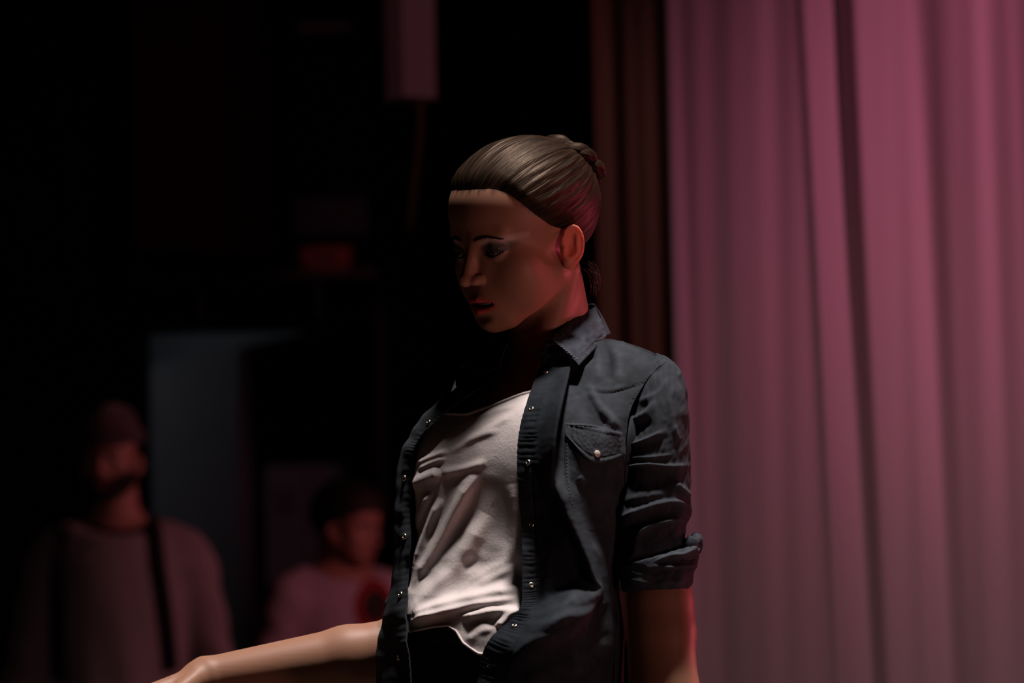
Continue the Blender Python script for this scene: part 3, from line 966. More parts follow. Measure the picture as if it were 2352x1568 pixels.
DEN_FOLDS = [
    ([(1390, 785), (1402, 830), (1398, 880)], 9, -.0035), ([(1412, 790), (1422, 830), (1420, 880)], 10, .003), ([(1372, 800), (1376, 850), (1378, 880)], 8, .003),
    ([(1352, 882), (1375, 925), (1425, 985)], 9, .0060, .3), ([(1350, 905), (1370, 960), (1395, 990)], 14, -.0060),
    ([(1345, 900), (1400, 905), (1440, 895), (1480, 880)], 4, -.0016), ([(1345, 890), (1400, 896), (1440, 886)], 4, .0014),
    ([(1255, 862), (1236, 940), (1226, 1000), (1222, 1060), (1224, 1130), (1228, 1200), (1230, 1300), (1232, 1368)], 3, -.0012),
    ([(1328, 1095), (1345, 1110)], 9, .0030), ([(1390, 1120), (1410, 1180), (1408, 1300)], 14, .003), ([(1355, 1250), (1385, 1290), (1392, 1340)], 10, .003),
    ([(1300, 1400), (1350, 1392), (1385, 1372)], 10, -.004), ([(1200, 1440), (1270, 1425), (1330, 1398)], 9, .003), ([(1190, 1462), (1260, 1450), (1330, 1425)], 8, -.002),
    ([(1210, 1420), (1280, 1395), (1340, 1360)], 8, .0025), ([(1320, 1550), (1350, 1500), (1400, 1470)], 18, .004), ([(1180, 1560), (1250, 1520), (1320, 1500)], 16, -.004),
]
fd = ridges(gpx, gpy, DEN_FOLDS)
# puckers along the placket and the seams
puck = .0005 * np.sin(V * 30 + 2.0 * np.sin(V * 3.1) + 3 * np.sin(V * 7.7) * .5) * np.clip(1 - np.abs(U - .085) / .085, 0, 1) ** .5 * (V > 2)
nz = .0008 * vnoise(gpx, gpy, 70, 11) + .0003 * vnoise(gpx, gpy, 26, 12)
Yp = base0 - offg - fd - puck - nz * np.clip((V - 1) / 2, 0, 1)
panel = pnear(gpx, gpy, Yp)
# wear: pale along ridges and seams, dark in the placket, deep-dyed at its edge
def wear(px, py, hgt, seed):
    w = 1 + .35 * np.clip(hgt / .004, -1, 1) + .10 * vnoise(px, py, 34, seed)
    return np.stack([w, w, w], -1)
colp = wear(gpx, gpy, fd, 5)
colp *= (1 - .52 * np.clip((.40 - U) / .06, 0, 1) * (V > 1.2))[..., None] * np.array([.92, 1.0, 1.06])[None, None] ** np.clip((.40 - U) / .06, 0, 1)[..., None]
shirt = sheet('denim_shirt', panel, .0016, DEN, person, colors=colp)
shirt['label'] = 'blue denim shirt with snap buttons, worn open, sleeves rolled up'
pan_v = panel.reshape(-1, 3)
pan_f = grid_faces(nv, nu)
panel_bvh = BVHTree.FromPolygons([tuple(map(float, p)) for p in pan_v], [tuple(map(int, q)) for q in pan_f])
def hit(px, py, bvh=None):
    o = P(px, py, -1.0); d = unit(P(px, py, 1.0) - o)
    h = (bvh or panel_bvh).ray_cast(Vector(o), Vector(d))
    if h[0] is None: return None, None
    n = np.array(h[1])
    if n @ d > 0: n = -n
    return np.array(h[0]), n

# --- far front panel: inner edge, placket outer, silhouette, then round behind to her back
frows = [
    # inner edge        placket line     silhouette          behind              back
    [(1150, 858, None), (1120, 862, None), (1078, 850, .09), (1130, 842, .15), (1250, 830, .155)],
    [(1088, 900, None), (1062, 892, None), (1040, 896, .08), (1110, 900, .17), (1240, 900, .175)],
    [(1032, 938, None), (1015, 930, None), (996, 930, .07), (1080, 950, .19), (1235, 960, .175)],
    [(994, 972, None), (978, 966, None), (962, 968, .065), (1050, 1000, .20), (1225, 1030, .165)],
    [(962, 1006, None), (945, 1004, None), (932, 1020, .06), (1020, 1050, .20), (1215, 1080, .155)],
    [(949, 1042, None), (928, 1044, None), (915, 1070, .055), (1010, 1100, .19), (1205, 1130, .145)],
    [(944, 1110, None), (922, 1115, None), (907, 1140, .05), (1000, 1160, .18), (1195, 1190, .13)],
    [(944, 1180, None), (920, 1185, None), (905, 1205, .045), (995, 1220, .17), (1185, 1250, .12)],
    [(943, 1250, None), (919, 1255, None), (904, 1270, .04), (985, 1285, .17), (1180, 1310, .12)],
    [(938, 1320, None), (914, 1325, None), (900, 1335, .04), (975, 1350, .17), (1170, 1370, .125)],
    [(934, 1390, None), (902, 1395, None), (884, 1405, .045), (965, 1415, .18), (1160, 1430, .135)],
    [(934, 1455, None), (896, 1460, None), (868, 1470, .045), (950, 1480, .19), (1150, 1490, .145)],
    [(940, 1525, None), (894, 1530, None), (862, 1540, .045), (945, 1545, .20), (1145, 1560, .15)],
    [(946, 1620, None), (894, 1625, None), (862, 1630, .045), (945, 1635, .20), (1145, 1640, .155)],
]
R = []
for i, rw in enumerate(frows):
    o_ = []
    for j, (px, py, Y) in enumerate(rw):
        if Y is None:
            Y = float(front_depth(px, py, .012)) - (.012 if j == 0 else .006) - (.014 * min(1, max(0, (i - 4) / 4)) if j < 2 else 0)
            Y = min(Y, .02 if j == 0 else .04)
        o_.append(pnear(np.float64(px), np.float64(py), np.float64(Y)))
    R.append(o_)
R = np.array(R)
fnu, fnv = 90, 320
fp = net(R, fnu, fnv, [0, .22, .40, .68, 1.0])
fpx, fpy = pix(fp)
fn = grid_normals(fp)
fU = np.linspace(0, 1, fnu)[None] + 0 * fpx
fV = np.linspace(0, len(frows) - 1, fnv)[:, None] + 0 * fpx
fd2 = .00025 * np.sin(fV * 26 + 3 * np.sin(fV * 2.7)) * np.clip(1 - fU / .30, 0, 1) + .0012 * vnoise(fpx, fpy, 60, 21)
sgn = -1 if (fn[:, :10] @ np.array([0, -1.0, 0])).mean() < 0 else 1
fp = fp + fn * sgn * fd2[..., None]
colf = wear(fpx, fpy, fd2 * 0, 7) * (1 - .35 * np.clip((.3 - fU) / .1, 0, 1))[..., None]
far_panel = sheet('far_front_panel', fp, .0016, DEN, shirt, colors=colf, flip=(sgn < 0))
far_bvh = BVHTree.FromPolygons([tuple(map(float, p)) for p in fp.reshape(-1, 3)], [tuple(map(int, q)) for q in grid_faces(fnv, fnu)])

# --- back of the shirt: from her near side seam round to the far panel
brows = []
for py, pxs, Ys in ((824, 1522, .02), (850, 1504, .02), (900, 1478, .02), (960, 1447, .02), (1060, 1436, .02), (1160, 1432, .02), (1260, 1424, .02), (1340, 1420, .02), (1410, 1430, .02), (1490, 1440, .02), (1610, 1446, .02)):
    f0 = float(front_depth(pxs, py, .012)) - .004 if py > 900 else None
    c = TORSO and torso_frame((784 - py) / 2000.0)
    bk = body_pt(py, 0.02, -(float(c[3]) + .020))
    sd = body_pt(py, float(c[2]) + .018, -.02)
    p0 = pnear(np.float64(pxs), np.float64(py), np.float64(f0 if f0 is not None else Ys))
    fr = body_pt(py, -float(c[2]) * .75, -(float(c[3]) * .75 + .02))
    q = body_pt(py, float(c[2]) * .72, -(float(c[3]) * .72 + .018))
    brows.append([p0, sd, q, bk, fr])
bg = net(np.array(brows), 70, 160)
sheet('back_panel', bg, .0016, DEN, shirt, colors=np.ones(bg.shape))

# --- collar: fold line along the neck, leaf falling outwards
def patch(name, tl, tr, br, bl, bulge, mat, parent, n=(60, 40), top_bow=0.0, bot_bow=0.0, out=(0, -1, 0), col=None):
    tl, tr, br, bl = [np.asarray(q, float) for q in (tl, tr, br, bl)]
    u = np.linspace(0, 1, n[0])[None, :, None]; v = np.linspace(0, 1, n[1])[:, None, None]
    g = (tl * (1 - u) + tr * u) * (1 - v) + (bl * (1 - u) + br * u) * v
    o = unit(np.asarray(out, float))
    g = g + o * (bulge * np.sin(np.pi * u) * (.4 + .6 * np.sin(np.pi * np.clip(v * .9 + .05, 0, 1))) + .3 * bulge * np.sin(np.pi * v))
    e = (bl - tl) + (br - tr); e = e / np.linalg.norm(e)
    g = g + e * (top_bow * np.sin(np.pi * u) * (1 - v) + bot_bow * np.sin(np.pi * u) * v)
    return g
def fpt(px, py, lift):
    return pnear(np.float64(px), np.float64(py), np.float64(float(front_depth(px, py, .004)) - lift))
A_ = pnear(np.float64(1366), np.float64(705), np.float64(.070)); B_ = pnear(np.float64(1394), np.float64(772), np.float64(.050))
C_ = fpt(1330, 839, .046); D_ = fpt(1261, 779, .020)
cg = patch('collar', D_, A_, B_, C_, .010, DEN, shirt, out=(.35, -.9, .25), top_bow=-.004)
cpx, cpy = pix(cg)
cu = np.linspace(0, 1, cg.shape[1])[None] + 0 * cpx; cv_ = np.linspace(0, 1, cg.shape[0])[:, None] + 0 * cpx
edge = np.minimum(np.minimum(cu, 1 - cu) * 1.8, (1 - cv_))
groove = -.0009 * np.exp(-((edge - .13) / .025) ** 2) + .0010 * np.exp(-((edge - .05) / .05) ** 2)
cn = grid_normals(cg); cs_ = 1 if (cn[:, :, 1]).mean() < 0 else -1
rub = np.exp(-(((cpx - 1352) / 10) ** 2 + ((cpy - 762) / 8) ** 2)) + .8 * np.exp(-(((cpx - 1366) / 7) ** 2 + ((cpy - 748) / 10) ** 2)) + .4 * np.exp(-(((cpx - 1330) / 14) ** 2 + ((cpy - 778) / 7) ** 2))
cg = cg + cn * cs_ * (groove + .0006 * vnoise(cpx, cpy, 22, 31) - .0012 * rub)[..., None]
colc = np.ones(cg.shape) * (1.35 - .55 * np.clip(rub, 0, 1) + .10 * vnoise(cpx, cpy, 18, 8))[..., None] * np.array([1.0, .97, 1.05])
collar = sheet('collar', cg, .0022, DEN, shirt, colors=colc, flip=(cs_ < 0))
collar['label'] = 'pointed denim collar with stitched edge'
# stitches along the collar edges
def stitches(name, pts2d, bvh, parent, mat, r=.00055, gap=7.0, length=.7, lift=.0004):
    pts = np.array([[*p, 0.0] for p in pts2d], float)
    Ls = np.linalg.norm(np.diff(pts, axis=0), axis=1).sum()
    n = max(2, int(Ls / gap))
    q = resample(pts, n * 2 + 1) if len(pts) > 2 else np.stack([pts[0] + (pts[1] - pts[0]) * t for t in np.linspace(0, 1, n * 2 + 1)])
    vs, fs, k = [], [], 0
    for i in range(n):
        a, b = q[2 * i], q[2 * i] * (1 - 2 * length / 2) + q[2 * i + 2] * length
        ha, na = hit(a[0], a[1], bvh); hb, nb = hit(b[0], b[1], bvh)
        if ha is None or hb is None: continue
        m = (ha + hb) / 2 + (na + nb) / 2 * r * .6
        v_, f_ = tube_grid([ha + na * lift * .3, m + na * lift * .5, hb + nb * lift * .3], [r * .7, r, r * .7], 5)
        vs.append(v_); fs += [tuple(int(i2) + k for i2 in qf) for qf in f_]; k += len(v_)
    if not vs: return None
    o = mesh_obj(name, to_world(np.concatenate(vs)), fs, mat, parent)
    o['kind'] = 'stuff'
    return o
cbvh = BVHTree.FromPolygons([tuple(map(float, p)) for p in cg.reshape(-1, 3)], [tuple(map(int, q)) for q in grid_faces(*cg.shape[:2])])
COLTH = material('pale_thread', (.15, .15, .16), rough=.8)
stitches('stitching', [(1272, 782), (1328, 828)], cbvh, collar, COLTH, r=.0008, gap=7)
stitches('stitching', [(1330, 826), (1386, 770)], cbvh, collar, THREAD, r=.0005, gap=6)
# collar stand round the neck, near end hanging open
st_top = [D_ + np.array([-.004, -.004, -.006]), pnear(np.float64(1300), np.float64(760), np.float64(float(front_depth(1300, 770, .004)) - .006)), A_ + np.array([-.006, .0, -.004]), pnear(np.float64(1345), np.float64(712), np.float64(.12)), pnear(np.float64(1280), np.float64(728), np.float64(.145)), pnear(np.float64(1205), np.float64(755), np.float64(.105))]
st_bot = [fpt(1246, 850, .008), fpt(1300, 818, .005), pnear(np.float64(1376), np.float64(782), np.float64(.05)), pnear(np.float64(1365), np.float64(775), np.float64(.14)), pnear(np.float64(1280), np.float64(790), np.float64(.16)), pnear(np.float64(1180), np.float64(810), np.float64(.12))]
st_mid = [(a + b) / 2 for a, b in zip(st_top, st_bot)]
st_mid[0] = fpt(1241, 815, .010)
sg = net(np.array([st_top, st_mid, st_bot]), 90, 24)
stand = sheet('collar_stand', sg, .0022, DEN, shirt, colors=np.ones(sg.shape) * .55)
# back and far leaf of the collar, dark against the wings
fa = pnear(np.float64(1184), np.float64(764), np.float64(.085)); fb = pnear(np.float64(1150), np.float64(846), np.float64(.0))
fc = pnear(np.float64(1050), np.float64(890), np.float64(.03)); fe = pnear(np.float64(1062), np.float64(846), np.float64(.09))
fg = patch('collar_far', fa, fb, fc, fe, .008, DEN, shirt, out=(-.6, -.6, .4))
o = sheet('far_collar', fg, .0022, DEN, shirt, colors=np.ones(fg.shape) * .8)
bt = [A_, pnear(np.float64(1352), np.float64(700), np.float64(.10)), pnear(np.float64(1285), np.float64(722), np.float64(.130)), pnear(np.float64(1215), np.float64(748), np.float64(.10)), fa]
bb = [B_, pnear(np.float64(1392), np.float64(770), np.float64(.10)), pnear(np.float64(1290), np.float64(790), np.float64(.165)), pnear(np.float64(1150), np.float64(800), np.float64(.14)), fe]
g3 = net(np.array([bt, [(a + b) / 2 + np.array([0, .004, .003]) for a, b in zip(bt, bb)], bb]), 60, 20)
sheet('back_collar', g3, .0022, DEN, shirt, colors=np.ones(g3.shape))

# --- near sleeve
def sleeve(name, secs, yc, depth, folds, mat, parent, nu=150, nv=240, seed=40, col=1.0, cuff=False, nscale=1.0, yoff=0.0):
    """secs: (left px, right px) per station; depth: half depth; a tube across the arm"""
    L = np.array([s[0] for s in secs], float); R_ = np.array([s[1] for s in secs], float)
    tt = np.arange(len(secs)); q = np.linspace(0, len(secs) - 1, nv)
    L, R_ = spline(np.column_stack([tt, L]), q), spline(np.column_stack([tt, R_]), q)
    yc_, dp = spline(np.column_stack([tt, yc]), q), spline(np.column_stack([tt, depth]), q)
    a = np.linspace(0, 2 * np.pi, nu + 1)
    c, hx = (L + R_) / 2, (R_ - L) / 2
    ca, sa = np.cos(a), np.sin(a)
    ca_ = np.sign(ca) * np.abs(ca) ** .92
    px = c[:, None, 0] + hx[:, None, 0] * ca_[None]
    py = c[:, None, 1] + hx[:, None, 1] * ca_[None]
    Y = yc_[:, None] - dp[:, None] * sa[None]
    g = pnear(px, py, Y)
    n = grid_normals(g)
    cen = pnear(c[:, 0], c[:, 1], yc_)[:, None]
    s = np.sign((n * (g - cen)).sum(-1, keepdims=True)); s[s == 0] = 1
    n = n * s
    front = np.clip(sa[None] * 1.6 + .45, 0, 1)
    f = .75 * ridges(px, py, folds) * front + (.0016 * vnoise(px + Y * 1500, py, 55, seed) + .0008 * vnoise(px, py + Y * 1500, 24, seed + 1)) * nscale
    f[:, -1] = f[:, 0]
    g = g + n * f[..., None]
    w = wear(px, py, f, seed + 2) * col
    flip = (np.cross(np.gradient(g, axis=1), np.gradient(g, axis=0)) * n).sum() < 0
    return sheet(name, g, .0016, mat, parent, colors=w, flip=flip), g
SL = [((1418, 918), (1508, 812)), ((1440, 946), (1533, 822)), ((1436, 985), (1562, 846)), ((1433, 1025), (1577, 890)), ((1431, 1062), (1582, 950)), ((1430, 1098), (1584, 1015)), ((1424, 1140), (1587, 1078)), ((1414, 1190), (1586, 1128)), ((1416, 1232), (1588, 1176)), ((1422, 1268), (1576, 1214)), ((1426, 1300), (1570, 1256)), ((1430, 1325), (1566, 1300))]
SLF = [
    ([(1470, 925), (1510, 905), (1535, 870)], 9, .0045, .2), ([(1448, 972), (1490, 945), (1510, 920)], 9, .0060, .2), ([(1445, 1025), (1480, 1012), (1525, 990)], 7, .0065, .3),
    ([(1440, 1000), (1480, 975), (1500, 965)], 12, -.004), ([(1440, 1052), (1500, 1050), (1545, 1044)], 4, .0032), ([(1432, 1072), (1490, 1066), (1540, 1070), (1580, 1068)], 5, .0055, .3),
    ([(1535, 900), (1545, 960), (1550, 1010)], 7, .003), ([(1560, 880), (1568, 930), (1570, 970)], 6, .0035), ([(1548, 975), (1556, 1005), (1562, 1012)], 5, .003),
    ([(1550, 1106), (1566, 1124), (1584, 1142)], 8, .0065), ([(1425, 1190), (1480, 1168), (1540, 1152), (1585, 1160)], 9, .0075, .2), ([(1455, 1240), (1485, 1212), (1530, 1196), (1572, 1192)], 7, .0060, .2),
    ([(1440, 1115), (1500, 1110), (1560, 1100)], 14, -.005), ([(1430, 1215), (1480, 1195), (1550, 1178)], 8, -.005), ([(1430, 1150), (1480, 1140), (1530, 1130)], 10, .003),
    ([(1465, 1235), (1460, 1265), (1440, 1295)], 9, .004), ([(1533, 832), (1500, 858), (1470, 895), (1452, 935)], 4, -.0012), ([(1545, 838), (1560, 850), (1556, 870)], 5, .002),
]
slv, slg = sleeve('sleeve', SL, [.005, -.014, -.028, -.042, -.052, -.058, -.062, -.066, -.068, -.070, -.072, -.074], [.030, .046, .051, .051, .049, .048, .047, .046, .045, .044, .042, .040], SLF, DEN, shirt, nscale=.5)
# shoulder seam: a felled, puckered band down the armhole
sv = [hit_ for hit_ in [pnear(np.float64(x), np.float64(y), np.float64(0)) for x, y in ((1, 1),)]]
slb = BVHTree.FromPolygons([tuple(map(float, p)) for p in slg.reshape(-1, 3)], [tuple(map(int, q)) for q in grid_faces(*slg.shape[:2])])
def band(name, pts2d, width, bvhs, parent, mat, n=120, puck=.0003, lift=.0006, thick=.0013, col=1.0):
    """a strip of doubled cloth laid on a garment along a pixel path"""
    q = resample(np.array([[*p, 0.0] for p in pts2d]), n)[:, :2]
    t = np.gradient(q, axis=0); t /= np.linalg.norm(t, axis=1, keepdims=True)
    nn = np.stack([-t[:, 1], t[:, 0]], 1)
    g = np.zeros((n, 9, 3)); ok = np.ones(n, bool)
    last = None
    for i in range(n):
        for j in range(9):
            o = (j / 8 - .5) * width
            p = q[i] + nn[i] * o
            hs = [h for h in (hit(p[0], p[1], b) for b in bvhs) if h[0] is not None]
            if hs:
                h, nr = min(hs, key=lambda k: k[0][1])
                last = h[1]
            else:
                h = pnear(np.float64(p[0]), np.float64(p[1]), np.float64(last if last is not None else -.05))
            g[i, j] = h
    yy = blur(g[..., 1], 6)
    prof = np.sqrt(np.clip(1 - np.linspace(-1, 1, 9) ** 4, 0, 1))
    yy = yy - (lift + thick * prof[None]) - puck * np.sin(np.arange(n)[:, None] * .9 + np.linspace(0, 1, 9)[None] * 1.5 + 2 * np.sin(np.arange(n)[:, None] * .21)) * prof[None]
    gx, gy = pix(g)
    g = pnear(gx, gy, yy)
    fl = grid_normals(g)[..., 1].mean() > 0
    return sheet(name, g, thick, mat, parent, colors=np.ones(g.shape) * col, flip=fl)
band('armhole_seam', [(1531, 824), (1506, 842), (1480, 872), (1458, 908), (1446, 940)], 13, [slb, panel_bvh], shirt, DEN, col=1.0)
band('yoke_seam', [(1348, 892), (1385, 902), (1420, 896), (1452, 888), (1474, 884)], 11, [panel_bvh], shirt, DEN, puck=.0004, col=.95)

# rolled cuff: three soft turns of cloth
def cuff_roll(name, lft, rgt, bow, rad, yc, dep, mat, parent, seed, n=130, col=1.0):
    a = np.linspace(0, 2 * np.pi, n, endpoint=False)
    lft, rgt = np.array(lft, float), np.array(rgt, float)
    c, h = (lft + rgt) / 2, (rgt - lft) / 2
    px = c[0] + h[0] * np.cos(a); py = c[1] + h[1] * np.cos(a) + bow * np.sin(a)
    Y = yc - dep * np.sin(a)
    p = pnear(px, py, Y)
    p = np.concatenate([p, p[:1]])
    aa = np.concatenate([a, a[:1]])
    rr = rad * (1 + .22 * np.sin(aa * 3 + seed) + .12 * np.sin(aa * 7 + seed * 2))
    p[:, 2] += .003 * np.sin(aa * 4 + seed) + .0015 * np.sin(aa * 9 + seed * 3)
    v_, f_ = tube_grid(p, rr, 16, 1.5, cap=False)
    rng_ = np.random.default_rng(seed)
    return mesh_obj(name, to_world(v_), f_, mat, parent, colors=np.full((len(v_), 3), col))
CUFS = [((1424, 1300), (1570, 1262)), ((1418, 1304), (1598, 1252)), ((1421, 1320), (1606, 1268)), ((1424, 1334), (1604, 1290)), ((1426, 1348), (1594, 1318)), ((1430, 1358), (1588, 1345)), ((1436, 1354), (1580, 1348)), ((1440, 1335), (1572, 1325))]
CUFF_F = [([(1500, 1294), (1535, 1277), (1570, 1272), (1605, 1252)], 6, .0055, .3), ([(1505, 1292), (1545, 1292), (1600, 1290)], 4, -.0045), ([(1500, 1300), (1560, 1302), (1605, 1300)], 6, .0035),
          ([(1500, 1312), (1560, 1312), (1600, 1308)], 4, -.003), ([(1430, 1328), (1500, 1340), (1590, 1330)], 7, .0025), ([(1560, 1285), (1580, 1292), (1602, 1288)], 4, -.004), ([(1445, 1300), (1480, 1310), (1540, 1322)], 6, -.003)]
cuf, cufg = sleeve('rolled_cuff', CUFS, [-.074] * 8, [.040, .048, .051, .051, .050, .049, .046, .041], CUFF_F, DEN, shirt, nv=120, seed=55, col=1.25, nscale=.5)
cuff_roll('cuff_fold', (1572, 1262), (1602, 1248), 4, .006, -.075, .012, DEN, shirt, 3, n=40, col=1.2)
# far sleeve, behind the front of the shirt
def farsleeve():
    a, b = SHR, SHR * .12 + ELR * .88
    t = np.linspace(0, 1, 40)[:, None]
    p = a + (b - a) * t
    r = .047 - .004 * t[:, 0] + .0015 * np.sin(t[:, 0] * 40)
    v_, f_ = tube_grid(p, r, 40, 1.0)
    mesh_obj('far_sleeve', to_world(v_), f_, DEN, shirt, colors=np.ones((len(v_), 3)))
farsleeve()
def far_shoulder(x, y, z):
    d = smin(smin(trunk_sdf(x, y, z), neck_sdf(x, y, z), .025), chain(x, y, z, ARM_R[:2], .01), .025) - .008
    cx, cy, a, b = torso_frame(z)
    u = (x - cx) * tL[0] + (y - cy) * tL[1]
    return np.maximum(d, np.maximum(u + .062, np.maximum(P(0, 1010)[2] - z, z - P(0, 826)[2])))
sv_, sf_ = surface_net(far_shoulder, (-.10, .02, P(0, 1015)[2]), (.06, .26, P(0, 820)[2]), .005)
mesh_obj('far_shoulder', to_world(sv_), sf_, DEN, shirt, colors=np.ones((len(sv_), 3)))

# --- pocket: patch, flap and snap
def patch2d(name, outline, bvh, parent, mat, lift, thick, col=1.0, n=(70, 46), rough=.0006, seed=60):
    """a flat piece of cloth with the outline TL, TR, BR .. given as four edges of pixel points, laid on a garment"""
    top, right, bottom, left = [resample(np.array([[*p, 0.0] for p in e]), k)[:, :2] for e, k in zip(outline, (n[0], n[1], n[0], n[1]))]
    u = np.linspace(0, 1, n[0])[None, :, None]; v_ = np.linspace(0, 1, n[1])[:, None, None]
    g2 = (1 - v_) * top[None] + v_ * bottom[None] + (1 - u) * left[:, None] + u * right[:, None] - ((1 - u) * (1 - v_) * top[0] + u * (1 - v_) * top[-1] + (1 - u) * v_ * bottom[0] + u * v_ * bottom[-1])
    Y = np.zeros(g2.shape[:2]); last = -.08
    for i in range(g2.shape[0]):
        for j in range(g2.shape[1]):
            h, _ = hit(g2[i, j, 0], g2[i, j, 1], bvh)
            if h is not None: last = h[1]
            Y[i, j] = last
    Y = blur(Y, 10)
    e = np.minimum(np.minimum(u[..., 0], 1 - u[..., 0]) * n[0] / n[1], np.minimum(v_[..., 0], 1 - v_[..., 0]))
    Y = Y - lift - thick - .0010 * np.exp(-((e - .07) / .05) ** 2) + .0008 * np.exp(-((e - .17) / .02) ** 2) - rough * vnoise(g2[..., 0], g2[..., 1], 16, seed)
    g = pnear(g2[..., 0], g2[..., 1], Y)
    fl = grid_normals(g)[..., 1].mean() > 0
    c = np.ones(g.shape) * (col * (1 + .28 * np.exp(-((e - .06) / .05) ** 2) - .3 * np.exp(-((e - .17) / .03) ** 2) + .14 * vnoise(g2[..., 0], g2[..., 1], 11, seed + 1)))[..., None]
    o = sheet(name, g, thick, mat, parent, colors=c, flip=fl)
    b = BVHTree.FromPolygons([tuple(map(float, p)) for p in g.reshape(-1, 3)], [tuple(map(int, q)) for q in grid_faces(*g.shape[:2])])
    return o, b
pk, pkb = patch2d('chest_pocket', [[(1299, 985), (1370, 992), (1432, 1000)], [(1432, 1000), (1428, 1100), (1420, 1195)], [(1316, 1190), (1360, 1226), (1420, 1195)], [(1299, 985), (1298, 1090), (1316, 1190)]], panel_bvh, shirt, DEN, .0006, .0012, col=.95, rough=.0003)
fl_, flb = patch2d('pocket_flap', [[(1298, 972), (1370, 978), (1432, 996)], [(1432, 996), (1437, 1022), (1438, 1046)], [(1298, 1000), (1368, 1064), (1438, 1046)], [(1298, 972), (1298, 986), (1298, 1000)]], panel_bvh, shirt, DEN, .0030, .0020, col=1.15, rough=.0004)
fl_['label'] = 'pointed pocket flap closed with a pearl snap'
band('flap_seam', [(1298, 970), (1350, 973), (1400, 981), (1432, 992)], 12, [flb, panel_bvh], shirt, DEN, puck=.0004, col=1.05)
stitches('stitching', [(1303, 1010), (1303, 1090), (1318, 1178)], pkb, pk, THREAD, r=.0005, gap=8)
stitches('stitching', [(1326, 1205), (1362, 1216), (1412, 1188)], pkb, pk, THREAD, r=.0004, gap=5)
stitches('stitching', [(1322, 1212), (1362, 1224), (1416, 1196)], pkb, pk, THREAD, r=.0004, gap=5)

# --- snaps
RING = material('snap_metal', (.75, .70, .58), rough=.28, metal=1.0)
PEARL = material('snap_pearl', (.72, .66, .58), rough=.22, spec=.6, coat=.5)
def orient(p, n):
    z = Vector(n).normalized()
    return Matrix.Translation(Vector(p)) @ z.to_track_quat('Z', 'Y').to_matrix().to_4x4()
def snap_mesh(kind):
    bm = bmesh.new()
    if kind == 'ring':              # the socket side: an outer ring, a sunk cup and a spring bar pair
        prof = [(.0000, .0006), (.0010, .0006), (.0012, .0016), (.0019, .0020), (.0027, .0018), (.0036, .0009), (.0038, .0000)]
    else:
        prof = [(.0000, .0026), (.0018, .0025), (.0029, .0021), (.0033, .0016), (.0036, .0017), (.0041, .0010), (.0042, .0000)]
    seg = 24
    rings = []
    for r_, h_ in prof:
        rings.append([bm.verts.new((r_ * math.cos(2 * math.pi * i / seg), r_ * math.sin(2 * math.pi * i / seg), h_)) for i in range(seg)] if r_ > 0 else [bm.verts.new((0, 0, h_))])
    for a, b in zip(rings[:-1], rings[1:]):
        for i in range(seg):
            j = (i + 1) % seg
            if len(a) == 1: bm.faces.new((a[0], b[i], b[j]))
            else: bm.faces.new((a[i], b[i], b[j], a[j]))
    bm.faces.new(list(reversed(rings[-1])))
    me = bpy.data.meshes.new('snap_' + kind)
    bm.to_mesh(me); bm.free()
    me.polygons.foreach_set('use_smooth', np.ones(len(me.polygons), bool))
    return me
ring_me, pearl_me = snap_mesh('ring'), snap_mesh('pearl')
ring_me.materials.append(RING); pearl_me.materials.append(PEARL)
def put_snap(px, py, bvh, me, name):
    h, n = hit(px, py, bvh)
    if h is None:
        print('snap missed', px, py); return
    o = bpy.data.objects.new(name, me)
    COL.objects.link(o)
    o.parent = shirt
    nw = S2W.to_3x3() @ Vector(n)
    o.matrix_world = orient(to_world(h + n * .0002), nw)
for q in ((1254, 857), (1221, 940), (1213, 1062), (1220, 1205), (1220, 1344), (1182, 1438), (1124, 1531)):
    put_snap(*q, panel_bvh, ring_me, 'snap_button')
for q in ((985, 970), (929, 1098), (929, 1232), (920, 1365), (917, 1510)):
    put_snap(*q, far_bvh, ring_me, 'snap_button')
put_snap(1371, 1042, flb, pearl_me, 'pearl_snap')
stitches('stitching', [(1290, 845), (1266, 880), (1247, 945), (1234, 1005), (1230, 1060), (1230, 1130), (1234, 1200), (1237, 1270), (1238, 1340), (1232, 1392), (1205, 1440), (1174, 1484), (1152, 1525), (1142, 1566)], panel_bvh, shirt, THREAD, r=.00045, gap=6)

# ---------------------------------------------------------------- jeans and shoes
def jeans_sdf(x, y, z):
    d = smin(torso_sdf(x, y, z) - .008, legs_sdf(x, y, z, .012), .03)
    hp = np.minimum(HIPL[2], HIPR[2])
    return np.maximum(d, np.maximum(z - P(0, 1432)[2], -(z - ANL[2] - .01)))
jv, jf = surface_net(jeans_sdf, (-.28, -.22, ANL[2] - .04), (.22, .28, P(0, 1425)[2]), .009)
jeans = mesh_obj('jeans', to_world(jv), jf, DENDK, person, colors=np.ones((len(jv), 3)))
jeans['label'] = 'dark navy jeans'
jbvh = BVHTree.FromPolygons([tuple(map(float, p)) for p in jv], [tuple(map(int, q)) for q in jf])
band('waistband', [(925, 1450), (985, 1458), (1040, 1462), (1100, 1466), (1160, 1470)], 34, [jbvh], jeans, DENDK, puck=.0004, lift=.001, thick=.003)
band('fly', [(1046, 1486), (1058, 1530), (1066, 1590)], 20, [jbvh], jeans, DENDK, puck=.0001, lift=.0002, thick=.001)
band('belt_loop', [(958, 1436), (962, 1456), (966, 1480)], 14, [jbvh], jeans, DENDK, puck=.0003, lift=.006, n=24)
SHOE = material('black_shoe', (.01, .01, .011), rough=.5)
